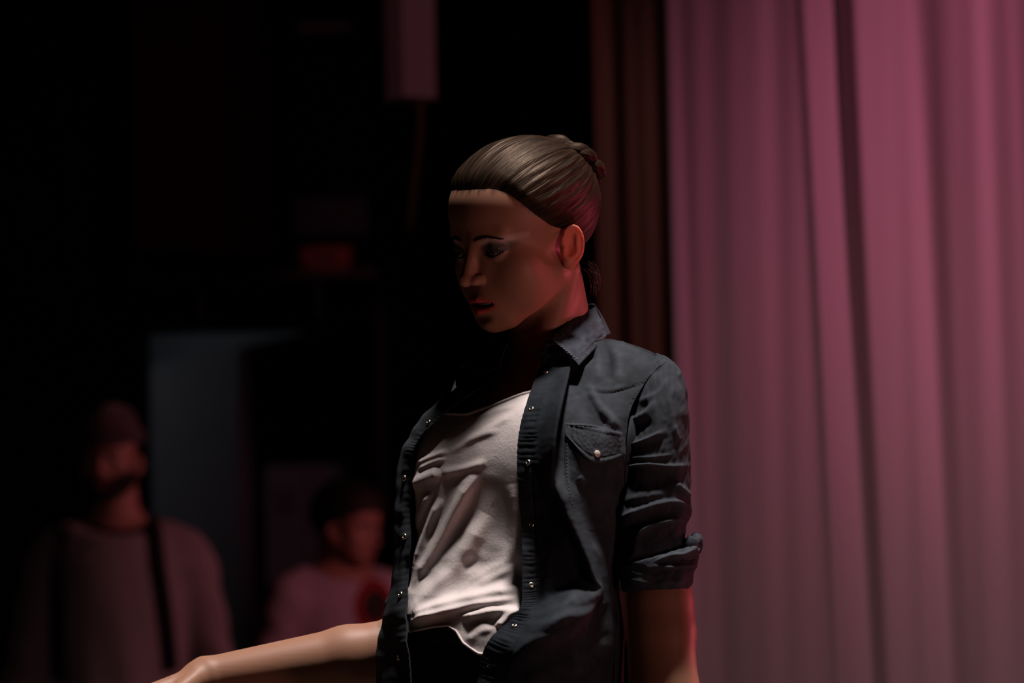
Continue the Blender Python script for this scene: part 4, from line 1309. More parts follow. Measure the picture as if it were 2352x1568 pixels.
for an, nm in ((ANL, 'shoe'), (ANR, 'shoe')):
    w = to_world(an)
    fw = np.array([-math.sin(YT), -math.cos(YT), 0])
    c = np.array([w[0], w[1], 0])
    vs, fs = surface_net(lambda x, y, z: np.maximum(smin(cone(x, y, z, c + np.array([0, 0, .055]) - fw * .03, c + fw * .15 + np.array([0, 0, .028]), .042, .030), cone(x, y, z, c + np.array([0, 0, .05]), c + np.array([0, 0, .11]), .042, .046), .02), .002 - z),
                         tuple(c + np.array([-.22, -.25, -.01])), tuple(c + np.array([.15, .15, .14])), .007)
    mesh_obj(nm, vs, fs, SHOE, person)

# ================================================================ the stage around her
def wp(px, py, yw):
    """world point where the sight line through a pixel meets the plane y = yw"""
    o = np.array(CAMM.translation); q = to_world(P(px, py, 0)); d = q - o
    return o + d * ((yw - o[1]) / d[1])
BLACK = material('black_paint', (.006, .006, .0065), rough=.95, spec=.1, noise=(3, (.010, .009, .009), 4, (1, 1, 1)))
FLOORM = material('stage_floor', (.06, .036, .027), rough=.6, spec=.3, noise=(2, (.085, .052, .038), 5, (1, 6, 1)))
def quad_wall(name, verts, mat):
    o = mesh_obj(name, verts, [tuple(range(len(verts)))], mat, smooth=False)
    o['kind'] = 'structure'
    return o
XL, XR, YB, YF, ZC = -4.2, 4.6, 7.3, -6.2, 6.4
def slab(name, lo, hi, mat):
    o = box(name, lo, hi, mat); o['kind'] = 'structure'; return o
# stage floor of long boards
floor = slab('floor', (XL, YF, -.12), (XR, 10.2, -.012), FLOORM)
nb = 24
bw = (XR - XL) / nb
for i in range(nb):
    x0 = XL + i * bw
    box('floor_board', (x0 + .003, YF, -.012), (x0 + bw - .003, YB - .1, 0), FLOORM, floor)
slab('ceiling', (XL, YF, ZC), (XR, 10.2, ZC + .12), BLACK)
slab('wall_left', (XL - .12, YF, 0), (XL, 10.2, ZC), BLACK)
slab('wall_right', (XR, YF, 0), (XR + .12, 10.2, ZC), BLACK)
# back wall with a doorway
dl, dr, dt = wp(338, 1100, YB)[0], wp(868, 1100, YB)[0], wp(600, 749, YB)[2]
wall = slab('wall_back', (XL, YB, 0), (dl, YB + .15, ZC), BLACK)
box('wall_panel', (dr, YB, 0), (XR, YB + .15, ZC), BLACK, wall)
box('wall_panel', (dl, YB, dt), (dr, YB + .15, ZC), BLACK, wall)
TRIM = material('door_trim', (.055, .030, .028), rough=.6)
for n_, lo, hi in (('trim_1', (dl - .05, YB - .025, 0), (dl, YB + .16, dt + .05)), ('trim_2', (dr, YB - .025, 0), (dr + .03, YB + .16, dt + .05)), ('trim_3', (dl, YB - .025, dt), (dr, YB + .16, dt + .05))):
    slab(n_, lo, hi, BLACK if n_ != 'trim_2' else TRIM)
# corridor behind it
PALE = material('corridor_paint', (.34, .37, .42), rough=.8, noise=(4, (.38, .41, .46), 3, (1, 1, 1)))
slab('wall_corridor', (XL, 9.6, 0), (XR, 9.7, 3.2), BLACK)
b0, b1 = wp(700, 768, YB + .30), wp(318, 844, YB + 1.24)
bz = (b0[2] + b1[2]) / 2
bd = np.array([b1[0] - b0[0], b1[1] - b0[1], 0]); bn = unit(np.array([bd[1], -bd[0], 0])) * .12
bb_ = [np.array([*b0[:2], bz]), np.array([*b1[:2], bz]), np.array([*b1[:2], bz]) + bn, np.array([*b0[:2], bz]) + bn]
bb_ = bb_ + [q + np.array([0, 0, .5]) for q in bb_]
o = mesh_obj('wall_bulkhead', bb_, [(3, 2, 1, 0), (4, 5, 6, 7), (0, 1, 5, 4), (1, 2, 6, 5), (2, 3, 7, 6), (3, 0, 4, 7)], PALE, smooth=False)
o['kind'] = 'structure'
slab('ceiling_corridor', (XL, YB + .16, 3.05), (XR, 9.6, 3.15), BLACK)
GREYD = material('grey_door_paint', (.30, .33, .37), rough=.55, noise=(9, (.34, .36, .40), 3, (1, 1, 1)))
STEEL = material('brushed_steel', (.5, .5, .5), rough=.35, metal=1.0)
# the door leaf standing open into the corridor
h0, h1 = wp(566, 1100, YB + .12), wp(326, 1100, YB + .75)
ztop = wp(562, 797, YB + .14)[2]
dv = np.array([h1[0] - h0[0], h1[1] - h0[1], 0]); dn = unit(np.array([-dv[1], dv[0], 0])) * .02
c0, c1 = np.array([h0[0], h0[1], .01]), np.array([h1[0], h1[1], .01])
up = np.array([0, 0, ztop - .01])
dvts = [c0 - dn, c1 - dn, c1 + dn, c0 + dn]
dvts = dvts + [q + up for q in dvts]
door = mesh_obj('door_1', dvts, [(3, 2, 1, 0), (4, 5, 6, 7), (0, 1, 5, 4), (1, 2, 6, 5), (2, 3, 7, 6), (3, 0, 4, 7)], GREYD, smooth=False)
door['kind'] = 'structure'
hp = c1 * .9 + c0 * .1 + np.array([0, 0, 1.02])
nrm = -dn if (dn[1] > 0) else dn
tube('door_handle', [hp, hp + nrm * 3, hp + nrm * 3 + (c0 - c1) * .16], [.009, .009, .008], STEEL, door)
# a metal cabinet in the corridor behind the doorway
CAB = material('cabinet_paint', (.22, .22, .25), rough=.5, noise=(7, (.27, .27, .30), 3, (1, 1, 1)))
DARKM = material('dark_plastic', (.012, .012, .014), rough=.5)
a, b = wp(606, 1066, 8.6), wp(800, 1066, 8.6)
cab = bpy.data.objects.new('cabinet', None); COL.objects.link(cab)
cab.location = ((a[0] + b[0]) / 2, 8.8, 0)
tag(cab, 'grey metal cabinet in the dark corridor behind the youth in the tee', 'cabinet')
w_, t_ = b[0] - a[0], a[2]
def sub(o, p):
    o.parent = p; o.matrix_parent_inverse = Matrix.Translation(-Vector(p.location)); return o
cbx = box('carcass', (a[0], 8.62, 0), (b[0], 9.0, t_), CAB, bevel=.006); sub(cbx, cab)
for i in (0, 1):
    x0 = a[0] + w_ * .5 * i
    d_ = box('door', (x0 + .006, 8.60, .06), (x0 + w_ * .5 - .006, 8.62, t_ - .03), CAB, bevel=.003); sub(d_, cab)
    hx = x0 + (w_ * .5 - .03 if i == 0 else .03)
    k_ = box('handle', (hx - .006, 8.585, t_ * .5), (hx + .006, 8.60, t_ * .5 + .12), DARKM); k_.parent = d_
    for j in range(4):
        s_ = box('vent_slot', (x0 + .03, 8.597, t_ - .16 + .022 * j), (x0 + w_ * .5 - .03, 8.601, t_ - .152 + .022 * j), DARKM); s_.parent = d_
lamp('corridor_lamp', 'AREA', (dl - .75, 7.75, 2.35), (dl + .1, 7.8, 1.5), .22, (.90, .94, 1.0), .25)

# ---------------------------------------------------------------- drapes
def drape(name, x0, x1, yw, z0, z1, prof, mat, parent=None, nx=260, nz=60, lean=0.0, thick=.006, z0r=None):
    """hanging cloth: prof(x, z) gives how far a fold comes forward"""
    X = np.linspace(x0, x1, nx)[None, :]; t = np.linspace(0, 1, nz)[:, None]
    zb = z0 + ((z0r if z0r is not None else z0) - z0) * (X - x0) / (x1 - x0)
    Z = zb + (z1 - zb) * t
    Yv = yw - prof(X + 0 * Z, Z + 0 * X)
    g = np.stack([X + 0 * Z, Yv, Z], -1)
    N = g.shape[0] * g.shape[1]
    v = np.concatenate([g.reshape(-1, 3), (g + np.array([0, thick, 0])).reshape(-1, 3)])
    f = grid_faces(nz, nx)
    ring = np.concatenate([np.arange(nx), (np.arange(1, nz)) * nx + nx - 1, (nz - 1) * nx + np.arange(nx - 2, -1, -1), np.arange(nz - 2, 0, -1) * nx])
    r2 = np.roll(ring, -1)
    return mesh_obj(name, v, np.concatenate([f, f[:, ::-1] + N, np.stack([r2, ring, ring + N, r2 + N], -1)]), mat, parent)
CURT = material('pale_curtain', (.46, .40, .43), rough=.95, spec=.1, sheen=.3, noise=(1.2, (.50, .45, .47), 3, (4, 4, .3)), bump=[(700, .3, .001, (1, 1, 1))])
YC = 2.7
kx = (YC + DIST) / FPX
def cx_(px): return wp(px, 784, YC)[0]
cxl, cxr = cx_(1546), 4.4
zmid = wp(2000, 784, YC)[2]
# folds: (pixel column at mid height, half width px, how far forward, fan px per metre)
FOLDS = [(1556, 22, .014), (1640, 60, .008), (1745, 70, .012), (1886, 14, .010), (1920, 40, .003), (2205, 34, .014), (2262, 40, .016), (2330, 34, .014), (2420, 60, .03), (2520, 70, .04), (2640, 50, .03), (2760, 70, .04), (2900, 60, .03), (3050, 70, .04), (3200, 70, .03), (3360, 70, .04), (3500, 70, .03)]
def cprof(X, Z):
    r = 0 * X
    for px, w, h in FOLDS:
        fan = .022 if px > 1800 else .008
        c = cx_(px) - (Z - zmid) * fan * (1 + .3 * math.sin(px))
        w2 = w * kx
        d_ = (X - c) / w2
        r = r + h * np.exp(-np.abs(d_) ** 2.4)
    xr = (X - cx_(1885) + (Z - zmid) * .022) / kx
    r = r + .036 * np.where(xr < 0, np.clip(1 + xr / 300, 0, 1), np.clip(1 - xr / 72, 0, 1) ** 1.2)
    xs = (X - cx_(2000) + (Z - zmid) * .022) / kx
    r = r + .028 * np.where(xs < 0, np.clip(1 + xs / 42, 0, 1) ** 2 * (3 - 2 * np.clip(1 + xs / 42, 0, 1)), np.clip(1 - xs / 150, 0, 1) ** 1.15)
    r = r - .006 * np.exp(-((X - (cx_(1962) - (Z - zmid) * .022)) / (26 * kx)) ** 2) - .010 * np.exp(-((X - (cx_(2140) - (Z - zmid) * .022)) / (26 * kx)) ** 2)
    r = r + .003 * np.sin(X * 61 + 1.5 * np.sin(Z * 1.1)) + .0015 * np.sin(X * 113 + 2 * np.sin(Z * .8 + 1)) + .003 * np.sin(X * 23 + Z * 3.1)
    return r
cur = drape('stage_curtain', cxl, cxr, YC, .015, 5.6, cprof, CURT, nx=900, nz=60)
tag(cur, 'tall pale stage curtain washed in pink light, hanging in vertical folds', 'curtain')
VELV = material('dark_red_velvet', (.20, .075, .055), rough=.95, spec=.05, sheen=.05, noise=(2, (.24, .09, .065), 3, (6, 6, .4)))
YV = 3.5
vx0, vx1 = wp(1378, 784, YV)[0], wp(1640, 784, YV)[0]
leg = drape('side_drape', vx0, vx1, YV, .015, 5.6, lambda X, Z: .003 * np.sin(X * 70) + .0015 * np.sin(X * 151 + 1), VELV, nx=160)
tag(leg, 'narrow dark red drape hanging right behind the pale curtain edge', 'curtain')
REDC = material('red_cloth', (.050, .004, .003), rough=.95, spec=.05, noise=(3, (.065, .006, .004), 3, (5, 5, .4)))
YR = 6.5
rx0, rx1 = wp(308, 300, YR)[0], wp(664, 300, YR)[0]
zl, zr = wp(308, 565, YR)[2], wp(664, 603, YR)[2]
red = drape('hanging_cloth', rx0, rx1, YR, zl, 5.6, lambda X, Z: .015 * np.sin(X * 42) + .01 * np.sin(X * 97 + 2), REDC, nx=140, z0r=zr)
tag(red, 'deep red cloth hanging above the doorway and the lone ledge', 'drape')

# ---------------------------------------------------------------- hanging box, rope
YH = 4.1
PALEB = material('pale_lacquer', (.42, .36, .37), rough=.6, noise=(6, (.48, .42, .42), 2, (1, 1, .3)))
kH = (YH + DIST) / FPX
cH = wp(944, 218, YH)
side = 88 * kH
hb = bpy.data.objects.new('hanging_box', None); COL.objects.link(hb)
zt = 5.9
hb.location = (cH[0], YH + side * .7, cH[2])
tag(hb, 'tall pale square box hanging overhead, pinker on its right side', 'box')
def prism(name, cx0, cy0, s0, z0, z1, ang, mat, bevel=.002):
    o = box(name, (-s0 / 2, -s0 / 2, z0), (s0 / 2, s0 / 2, z1), mat, bevel=bevel)
    o.rotation_euler.z = ang; o.location = (cx0, cy0, 0)
    return o
def into(o, p):
    bpy.context.view_layer.update()
    m = o.matrix_world.copy()
    o.parent = p; o.matrix_parent_inverse = Matrix.Translation(-Vector(p.location)) ; o.matrix_basis = m
into(prism('column', cH[0] - .001, YH + side * .7, side, cH[2], zt, math.radians(30), PALEB), hb)
into(prism('end_cap', cH[0] - .001, YH + side * .7, side * 1.03, cH[2] - .003, cH[2] + .006, math.radians(30), PALEB), hb)
tb_ = tube('suspension_rod', [(cH[0], YH + side * .7, zt), (cH[0], YH + side * .7, ZC)], [.012, .012], STEEL); into(tb_, hb)
ROPE = material('jute_rope', (.10, .07, .03), rough=.9, noise=(300, (.15, .10, .05), 2, (1, 1, .3)))
pts = [wp(966, 226, YH + .03), wp(966, 300, YH + .03), wp(958, 380, YH + .04), wp(950, 450, YH + .04), wp(942, 525, YH + .04)]
q = resample(np.array(pts), 60)
vs, fs, n = [], [], 0
for k in range(3):
    a = np.linspace(0, 40, 60) + k * 2.094
    v_, f_ = tube_grid(q + np.stack([np.cos(a), np.sin(a), 0 * a], 1) * .004, .0045, 8)
    vs.append(v_); fs += [tuple(int(i) + n for i in t) for t in f_]; n += len(v_)
rope = mesh_obj('rope', np.concatenate(vs), fs, ROPE)
tag(rope, 'short brown rope hanging from the foot of the pale box', 'rope')
# ---------------------------------------------------------------- things on the back wall
YS = 6.95
WOODD = material('dark_wood', (.10, .055, .05), rough=.6, noise=(20, (.14, .08, .07), 4, (.2, 1, 1)))
l0, l1 = wp(322, 636, YS), wp(866, 640, YS)
led = bpy.data.objects.new('ledge', None); COL.objects.link(led); led.location = ((l0[0] + l1[0]) / 2, YB, l0[2])
tag(led, 'long narrow dark ledge on the back wall above the doorway', 'shelf')
into(box('board', (l0[0], YS, l0[2] - .012), (l1[0], YB, l0[2] + .006), WOODD, bevel=.003), led)
into(box('lip', (l0[0], YS - .012, l0[2] - .016), (l1[0], YS, l0[2] + .012), WOODD, bevel=.002), led)
u0 = wp(318, 560, YS)
into(box('end_post', (u0[0] - .012, YS - .02, l0[2] - .016), (u0[0] + .012, YB, u0[2]), CAB, bevel=.003), led)
for f_ in (.25, .75):
    xx = l0[0] + (l1[0] - l0[0]) * f_
    into(box('bracket', (xx - .012, YS + .05, l0[2] - .12), (xx + .012, YB, l0[2] - .012), DARKM), led)
ORNG = material('orange_plastic', (.65, .17, .06), rough=.5)
o0, o1 = wp(694, 632, YS + .03), wp(804, 566, YS + .03)
bk = bpy.data.objects.new('crate', None); COL.objects.link(bk); bk.location = ((o0[0] + o1[0]) / 2, YS + .15, l0[2] + .006)
tag(bk, 'small orange red crate standing on the dark ledge', 'crate')
into(box('tub', (o0[0], YS + .03, l0[2] + .016), (o1[0], YB - .02, o1[2]), ORNG, bevel=.012), bk)
into(box('rim', (o0[0] - .008, YS + .022, o1[2] - .016), (o1[0] + .008, YB - .012, o1[2]), ORNG, bevel=.004), bk)
into(box('grip', ((o0[0] + o1[0]) / 2 - .03, YS + .018, o1[2] - .04), ((o0[0] + o1[0]) / 2 + .03, YS + .03, o1[2] - .026), DARKM), bk)
g0, g1 = wp(672, 540, YS), wp(842, 444, YS)
gb = bpy.data.objects.new('wall_locker', None); COL.objects.link(gb); gb.location = ((g0[0] + g1[0]) / 2, YB, g0[2])
tag(gb, 'grey wall box mounted above the orange crate', 'box')
LOCK = material('locker_paint', (.07, .075, .08), rough=.6)
into(box('carcass', (g0[0], YS + .05, g0[2]), (g1[0], YB, g1[2]), LOCK, bevel=.006), gb)
into(box('lid', (g0[0] + .008, YS + .04, g0[2] + .01), (g1[0] - .008, YS + .05, g1[2] - .01), LOCK, bevel=.003), gb)
into(box('latch', ((g0[0] + g1[0]) / 2 - .012, YS + .03, g0[2] + .012), ((g0[0] + g1[0]) / 2 + .012, YS + .04, g0[2] + .03), DARKM), gb)
p0, p1 = wp(672, 30, YS), wp(800, 30, YS)
bar = bpy.data.objects.new('wall_batten', None); COL.objects.link(bar); bar.location = ((p0[0] + p1[0]) / 2, YB, p0[2])
tag(bar, 'short pale batten on the back wall near the top', 'batten')
into(box('rail', (p0[0], YB - .12, p0[2] - .012), (p1[0], YB - .09, p0[2] + .012), PALEB, bevel=.003), bar)
for xx in (p0[0] + .02, p1[0] - .02):
    into(box('standoff', (xx - .008, YB - .09, p0[2] - .008), (xx + .008, YB, p0[2] + .008), DARKM), bar)

# ================================================================ the two people waiting in the wings
def man(px, py, yw, eye, face, torso, tiltdeg, skin, spread=1.0, shift=0.0, eyeh=1.63):
    """frame of a standing figure: eye line at a pixel, facing angle (0 = towards the camera, positive = towards the right of the picture)"""
    e = wp(px, py, yw)
    S = e[2] / eyeh
    return dict(e=e, S=S, face=math.radians(face), torso=math.radians(torso), tilt=math.radians(tiltdeg), spread=spread, skin=skin, shift=shift)
def man_frames(M):
    def dirs(a):
        F = np.array([math.sin(a), -math.cos(a), 0]); L = np.array([math.cos(a), math.sin(a), 0]); return L, F
    tl, tf = dirs(M['torso']); hl, hf0 = dirs(M['face'])
    U = np.array([0, 0, 1.0])
    hf = hf0 * math.cos(M['tilt']) - U * math.sin(M['tilt']); hu = U * math.cos(M['tilt']) + hf0 * math.sin(M['tilt'])
    base = np.array([M['e'][0], M['e'][1], 0]) - tf * .03 + np.array([M['shift'], 0, 0])
    O = M['e'].copy()
    return tl, tf, hl, hf, hu, base, O
def build_man(M, name, label, shirt_name, shirt_mat, skin_mat, neck_trim=None, sleeves='long', arm_out=.0):
    tl, tf, hl, hf, hu, base, O = man_frames(M)
    S = M['S']
    def W(x, y, z): return base + (tl * x + tf * y) * S + np.array([0, 0, z * S])
    def loc(X, Y, Z):
        dx, dy, dz = X - O[0], Y - O[1], Z - O[2]
        k = 100 / S
        return ((dx * hl[0] + dy * hl[1]) * k, (dx * hf[0] + dy * hf[1] + dz * hf[2]) * k, (dx * hu[0] + dy * hu[1] + dz * hu[2]) * k)
    def hn(p): return O + (hl * p[0] + hf * p[1] + hu * p[2]) * .01 * S
    arms = []
    for s in (1, -1):
        arms.append([(W(.165 * s, -.01, 1.362), .058 * S), (W((.245 + arm_out) * s, -.03, 1.10), .047 * S), (W((.235 + arm_out) * s, .05, .86), .032 * S)])
    def torso_(x, y, z):
        zz = z / S
        kz = np.array([.80, .95, 1.10, 1.28, 1.38, 1.44, 1.47]); ka = np.array([.165, .165, .158, .182, .185, .13, .07]) * M['spread']; kb = np.array([.115, .115, .108, .118, .105, .08, .06])
        a, b = np.interp(zz, kz, ka) * S, np.interp(zz, kz, kb) * S
        dx, dy = x - base[0], y - base[1]
        u = dx * tl[0] + dy * tl[1]; f = dx * tf[0] + dy * tf[1]
        k0 = np.sqrt((u / a) ** 2 + (f / b) ** 2); k1 = np.sqrt((u / a ** 2) ** 2 + (f / b ** 2) ** 2) + 1e-6
        d = k0 * (k0 - 1) / k1
        return np.maximum(np.maximum(d, z - 1.47 * S), .80 * S - z)
    def neck_(x, y, z):
        d = cone(x, y, z, hn((0, -2.5, -5)), W(0, -.02, 1.42), .055 * S, .060 * S)
        for s in (1, -1):
            d = smin(d, cone(x, y, z, W(.03 * s, -.02, 1.46), W(.15 * s, -.01, 1.405), .045 * S, .05 * S), .03)
        return d
    def legs_(x, y, z, e=0.0):
        d = None
        for s in (1, -1):
            c = chain(x, y, z, [(W(.09 * s, 0, .90), (.09 + e) * S), (W(.10 * s, .01, .48), (.062 + e) * S), (W(.11 * s, -.02, .07), (.042 + e) * S)], .02)
            d = c if d is None else smin(d, c, .01)
        return d
    def arms_(x, y, z, e=0.0):
        d = None
        for A in arms:
            c = chain(x, y, z, [(p, r + e * S) for p, r in A], .02)
            d = c if d is None else smin(d, c, .005)
        return d
    hands = []
    for s, A in ((1, arms[0]), (-1, arms[1])):
        al = unit(A[2][0] - A[1][0]); dn_ = -tl * s; dn_ = unit(dn_ - al * dn_.dot(al)); sd_ = np.cross(dn_, al)
        if sd_.dot(tf) < 0: sd_ = -sd_
        hands.append((hand_pts(A[2][0], al, sd_, dn_, S), A[2][0]))
    def skin_sdf(x, y, z, head=True):
        d = smin(torso_(x, y, z), neck_(x, y, z), .03)
        d = smin(d, legs_(x, y, z), .03)
        d = smin(d, arms_(x, y, z), .03)
        if head:
            l = loc(x, y, z)
            d = smin(d, head_sdf(*l, male=True) * .01 * S, .012)
        return d
    zc = O[2] - .115 * S
    hvv, hff = surface_net(skin_sdf, (O[0] - .13, O[1] - .16, zc - .02), (O[0] + .13, O[1] + .16, O[2] + .16), .004)
    hvv, hff = clip_z(hvv, hff, zmin=zc)
    lo = (base[0] - .42, base[1] - .35, .03); hi = (base[0] + .42, base[1] + .35, zc + .02)
    bvv, bff = surface_net(lambda x, y, z: skin_sdf(x, y, z, False), lo, hi, .012)
    bvv, bff = clip_z(bvv, bff, zmax=zc + .004)
    parts_ = [(hvv, hff), (bvv, bff)]
    for H, wr in hands:
        m_ = np.concatenate([[p for p, r in f] for f in H])
        v_, f_ = surface_net(lambda x, y, z: hands_sdf(x, y, z, H, wr), tuple(m_.min(0) - .04), tuple(m_.max(0) + .04), .005)
        parts_.append((v_, f_))
    v_, f_ = join(parts_)
    l = loc(v_[:, 0], v_[:, 1], v_[:, 2])
    c = np.tile(np.array(M['skin']), (len(v_), 1))
    lip = (np.abs(l[2] + 6.1) < .8) & (np.abs(l[0]) < 2.4) & (l[1] > 6)
    c[lip] = np.array(M['skin']) * np.array([.8, .5, .5])
    root = mesh_obj(name, v_, f_, skin_mat, colors=c)
    tag(root, label, 'person')
    bv_ = BVHTree.FromPolygons([tuple(map(float, p)) for p in hvv], [tuple(map(int, q)) for q in hff])
    for s in (1, -1):
        bm = bmesh.new(); bmesh.ops.create_uvsphere(bm, u_segments=16, v_segments=10, radius=.012 * S)
        bmesh.ops.translate(bm, vec=hn((3.1 * s, 6.65, 0)), verts=bm.verts)
        me = bpy.data.meshes.new('eye'); bm.to_mesh(me); bm.free()
        new_object('eye', me, EYED, root)
        pts_ = []
        for t in np.linspace(0, 1, 8):
            o_ = hn((s * (1.1 + 3.6 * t), 20, 1.35 + .5 * math.sin(min(1, t * 1.3) * 1.57) - .6 * max(0, t - .6)))
            h = bv_.ray_cast(Vector(o_), Vector(-hf))[0]
            if h is not None: pts_.append(np.array(h))
        if len(pts_) > 3: tube('eyebrow', pts_, np.linspace(.005, .002, len(pts_)) * S, BROW, root, seg=8)
    # shirt
    el = 0.95 if sleeves == 'long' else 1.17
    def cloth(x, y, z):
        d = smin(torso_(x, y, z), neck_(x, y, z), .04) - .014 * S
        a = arms_(x, y, z, .016 if sleeves == 'long' else .022)
        cut_ = el * S if sleeves != 'long' else .89 * S
        a = np.maximum(a, cut_ - z)
        d = smin(d, a, .03)
        u = (x - base[0]) * tl[0] + (y - base[1]) * tl[1]
        f_ = (x - base[0]) * tf[0] + (y - base[1]) * tf[1]
        d = d + .004 * np.sin(u * 55 + z * 9) * np.clip(1.35 * S - z, 0, .3) * 3 + .003 * np.sin(z * 60 + u * 40) * np.clip(np.abs(u) / S - .19, 0, .05) * 20
        # neck opening
        hole = np.maximum(cone(x, y, z, hn((0, -2, -4)), W(0, -.005, 1.43), .064 * S, .066 * S), 1.40 * S - z)
        d = np.maximum(d, -hole)
        d = np.maximum(d, z - (1.488 * S - .45 * np.clip(f_ + .02, 0, 1)))
        return np.maximum(d, .86 * S - z)
    sv, sf = surface_net(cloth, (base[0] - .45, base[1] - .38, .84 * S), (base[0] + .45, base[1] + .38, 1.53 * S), .008)
    sh = mesh_obj(shirt_name, sv, sf, shirt_mat, root)
    sbv = BVHTree.FromPolygons([tuple(map(float, p)) for p in sv], [tuple(map(int, q)) for q in sf])
    if neck_trim is not None:
        ring = []
        for a in np.linspace(0, 2 * np.pi, 40):
            x_, y_ = .070 * math.sin(a), -.006 + .072 * math.cos(a)
            zz = 1.484 - .45 * max(0, y_ + .02)
            ring.append(W(x_, y_, zz))
        vv, ff = tube_grid(np.array(ring), .011 * S, 10, 1.3, cap=False)
        mesh_obj('neckband', vv, ff, neck_trim, sh)
    tv, tf_ = surface_net(lambda x, y, z: np.maximum(np.maximum(smin(legs_(x, y, z, .016), torso_(x, y, z) - .008, .04), z - .93 * S), .05 - z), (base[0] - .3, base[1] - .25, .02), (base[0] + .3, base[1] + .25, .98 * S), .012)
    mesh_obj('trousers', tv, tf_, DARKCL, root)
    for s in (1, -1):
        c0 = W(.11 * s, -.03, 0)
        vs, fs = surface_net(lambda x, y, z: np.maximum(smin(cone(x, y, z, c0 + np.array([0, 0, .05]), c0 + tf * .17 + np.array([0, 0, .032]), .045, .036), cone(x, y, z, c0 + np.array([0, 0, .05]), c0 + np.array([0, 0, .11]), .045, .05), .02), .002 - z), tuple(c0 + np.array([-.28, -.28, -.01])), tuple(c0 + np.array([.28, .28, .14])), .009)
        mesh_obj('shoe', vs, fs, SHOE, root)
    return dict(root=root, loc=loc, hn=hn, W=W, S=S, shirt=sh, sbv=sbv, O=O, hf=hf, hl=hl, hu=hu, tf=tf, tl=tl, base=base)
EYED = material('dim_eye', (.35, .33, .32), rough=.2)
MSKIN = material('skin_men', (.42, .25, .18), rough=.5, spec=.3, attr='Col')
DARKCL = material('dark_trousers', (.02, .02, .024), rough=.9)
GREYSW = material('grey_sweater', (.26, .24, .24), rough=.95, sheen=.2, noise=(40, (.31, .29, .29), 3, (1, 1, 1)), bump=[(500, .5, .002, (1, 1, 1))])
PINKT = material('pale_tee_cloth', (.42, .36, .40), rough=.95, sheen=.1, noise=(30, (.46, .40, .44), 3, (1, 1, 1)))
NAVY = material('navy_rib', (.012, .012, .018), rough=.9)
HATM = material('wool_hat', (.055, .040, .045), rough=.95, sheen=.4, bump=[(260, .8, .004, (1, 1, .2))])
MHAIR = material('dark_hair', (.010, .007, .006), rough=.6, bump=[(220, .9, .004, (1, 1, .25))])
# --- bearded man in a woollen hat, left
A1 = build_man(man(252, 1056, 5.6, 0, -10, 8, 4, (.40, .22, .16), .86, .022), 'person', 'man in woollen hat and grey sweater with dark shoulder straps, standing left of doorway', 'sweater', GREYSW, MSKIN, NAVY, 'long', -.022)
def hat_sdf(x, y, z):
    l = A1['loc'](x, y, z)
    b = head_sdf(*l, male=True, ear=False, cut=False)
    d = np.maximum(b - 1.1, 4.6 - .12 * l[1] - l[2])
    d = smin(d, ell(l[0], l[1], l[2], (0, -2.6, 9.0), (6.2, 7.2, 4.6)), 1.5)
    band_ = np.maximum(b - 1.5, np.abs(l[2] + .12 * l[1] - 5.6) - 1.3)
    d = smin(d, band_, .3)
    return np.maximum(d, -(b - .2)) * .01 * A1['S']
O1 = A1['O']
hv1, hf1 = surface_net(hat_sdf, tuple(O1 - .15), tuple(O1 + .19), .005)
mesh_obj('woollen_hat', hv1, hf1, HATM, A1['root'])
def side_hair(x, y, z):
    l = A1['loc'](x, y, z)
    b = head_sdf(*l, male=True, ear=False, cut=False)
    hair_ = np.maximum(b - .7, np.maximum(-3.5 - l[2], np.maximum(l[2] - 5.5, l[1] - 1.2 - .25 * l[2])))
    hair_ = np.maximum(hair_, -(np.hypot(l[1] + .6, l[2] + 1.4) - 2.6) if True else hair_)
    beard = np.maximum(b - .45, np.maximum(l[2] + 4.6 - .35 * np.maximum(0, np.abs(l[0]) - 2.6) * 1.6, -l[1] + 1.0))
    beard = np.maximum(beard, -(ell(np.abs(l[0]), l[1], l[2], (0, 9, -6.1), (2.3, 3, .9))))
    return np.minimum(hair_, beard) * .01 * A1['S']
v_, f_ = surface_net(side_hair, tuple(O1 - np.array([.14, .15, .14])), tuple(O1 + np.array([.14, .15, .08])), .005)
mesh_obj('hair_and_beard', v_, f_, MHAIR, A1['root'])
def wray(px, py, bvh):
    o = np.array(CAMM.translation); d = unit(to_world(P(px, py, 0)) - o)
    h = bvh.ray_cast(Vector(o), Vector(d))
    return (np.array(h[0]), np.array(h[1])) if h[0] is not None else (None, None)
def wstrap(name, pts, width, bvh, mat, parent, n=40):
    q = resample(np.array([[*p, 0.0] for p in pts]), n)[:, :2]
    L_, R_ = [], []
    pos = []
    for p in q:
        h, nr = wray(p[0], p[1], bvh)
        if h is not None: pos.append(h + nr * .008)
    pos = np.array(pos)
    if len(pos) < 4: return
    v_, f_ = tube_grid(pos, width, 12, .25, up=(0, -1, .2))
    mesh_obj(name, v_, f_, mat, parent)
wstrap('shoulder_strap', [(345, 1190), (352, 1250), (362, 1330), (375, 1430), (385, 1540)], .022, A1['sbv'], NAVY, A1['root'])
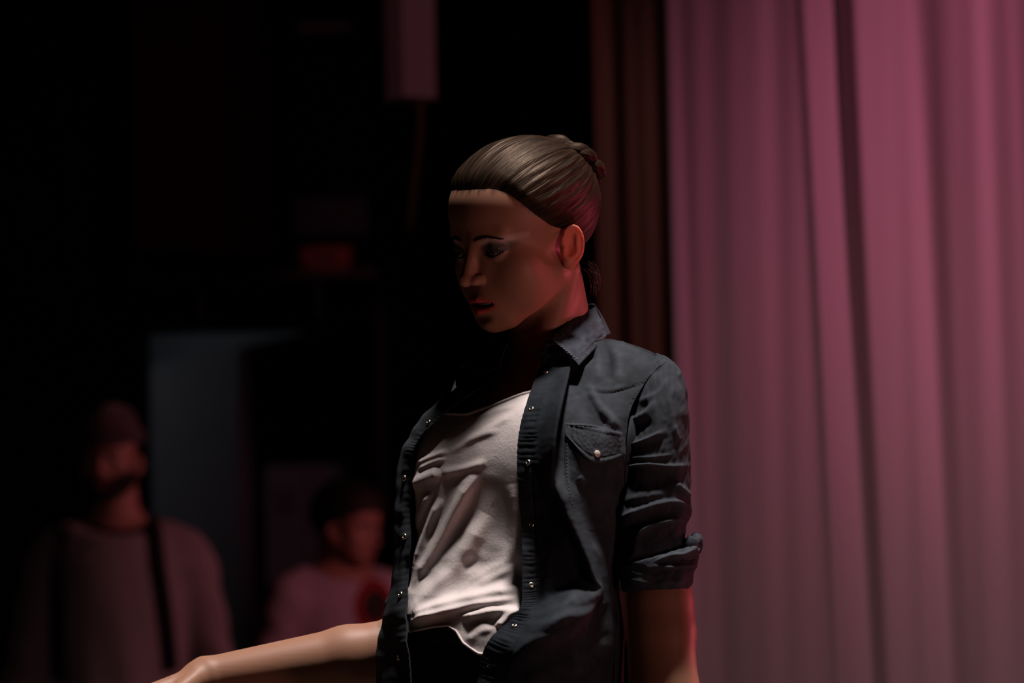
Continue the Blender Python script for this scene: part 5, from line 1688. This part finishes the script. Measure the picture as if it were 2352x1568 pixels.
wstrap('shoulder_strap', [(150, 1215), (140, 1300), (140, 1400), (150, 1560)], .020, A1['sbv'], NAVY, A1['root'])
# --- dark haired youth seen from the side, right
A2 = build_man(man(800, 1208, 6.1, 0, 62, 28, 12, (.36, .20, .14), .92, 0.0, 1.595), 'person', 'dark haired youth in pale tee with round red print, looking to the right', 't_shirt', PINKT, MSKIN, None, 'short')
O2 = A2['O']
def hair2(x, y, z):
    l = A2['loc'](x, y, z)
    b = head_sdf(*l, male=True, ear=False, cut=False)
    g_ = np.interp(np.degrees(np.arctan2(np.abs(l[0]), l[1])), [0, 25, 45, 62, 80, 92, 110, 150, 180], [5.4, 5.3, 4.2, 2.6, 1.6, 1.0, -2.0, -5.2, -5.6])
    d = b - 1.5 - .25 * np.sin(l[0] * 2.1 + l[1]) * np.sin(l[2] * 1.7 + l[1] * 1.9) - .7 * np.clip((l[2] - 6) / 5, 0, 1)
    return np.maximum(d, (g_ - l[2]) * .8) * .01 * A2['S']
v_, f_ = surface_net(hair2, tuple(O2 - np.array([.15, .16, .10])), tuple(O2 + np.array([.15, .16, .18])), .0045)
mesh_obj('hair', v_, f_, MHAIR, A2['root'])
# round print on the tee: red ring, dark centre
REDP = material('red_print', (.24, .014, .014), rough=.8)
DARKP = material('dark_print', (.02, .012, .012), rough=.8)
def print_disc(name, cx0, cy0, r0, r1, mat, lift, squash=.72):
    vs, k = [], 40
    nr = 5
    last = wray(cx0, cy0, A2['sbv'])
    for i in range(nr):
        for j in range(k):
            rr = r0 + (r1 - r0) * i / (nr - 1); a = 2 * math.pi * j / k
            h, nrm_ = wray(cx0 + rr * math.cos(a) * squash, cy0 + rr * math.sin(a), A2['sbv'])
            if h is None: h, nrm_ = last
            last = (h, nrm_)
            vs.append(h + nrm_ * lift)
    mesh_obj(name, vs, [tuple(q) for q in grid_faces(nr, k, True)], mat, A2['shirt'])
print_disc('red_print', 858, 1392, 36, 62, REDP, .0025)
print_disc('dark_print', 862, 1392, 2, 38, DARKP, .003)
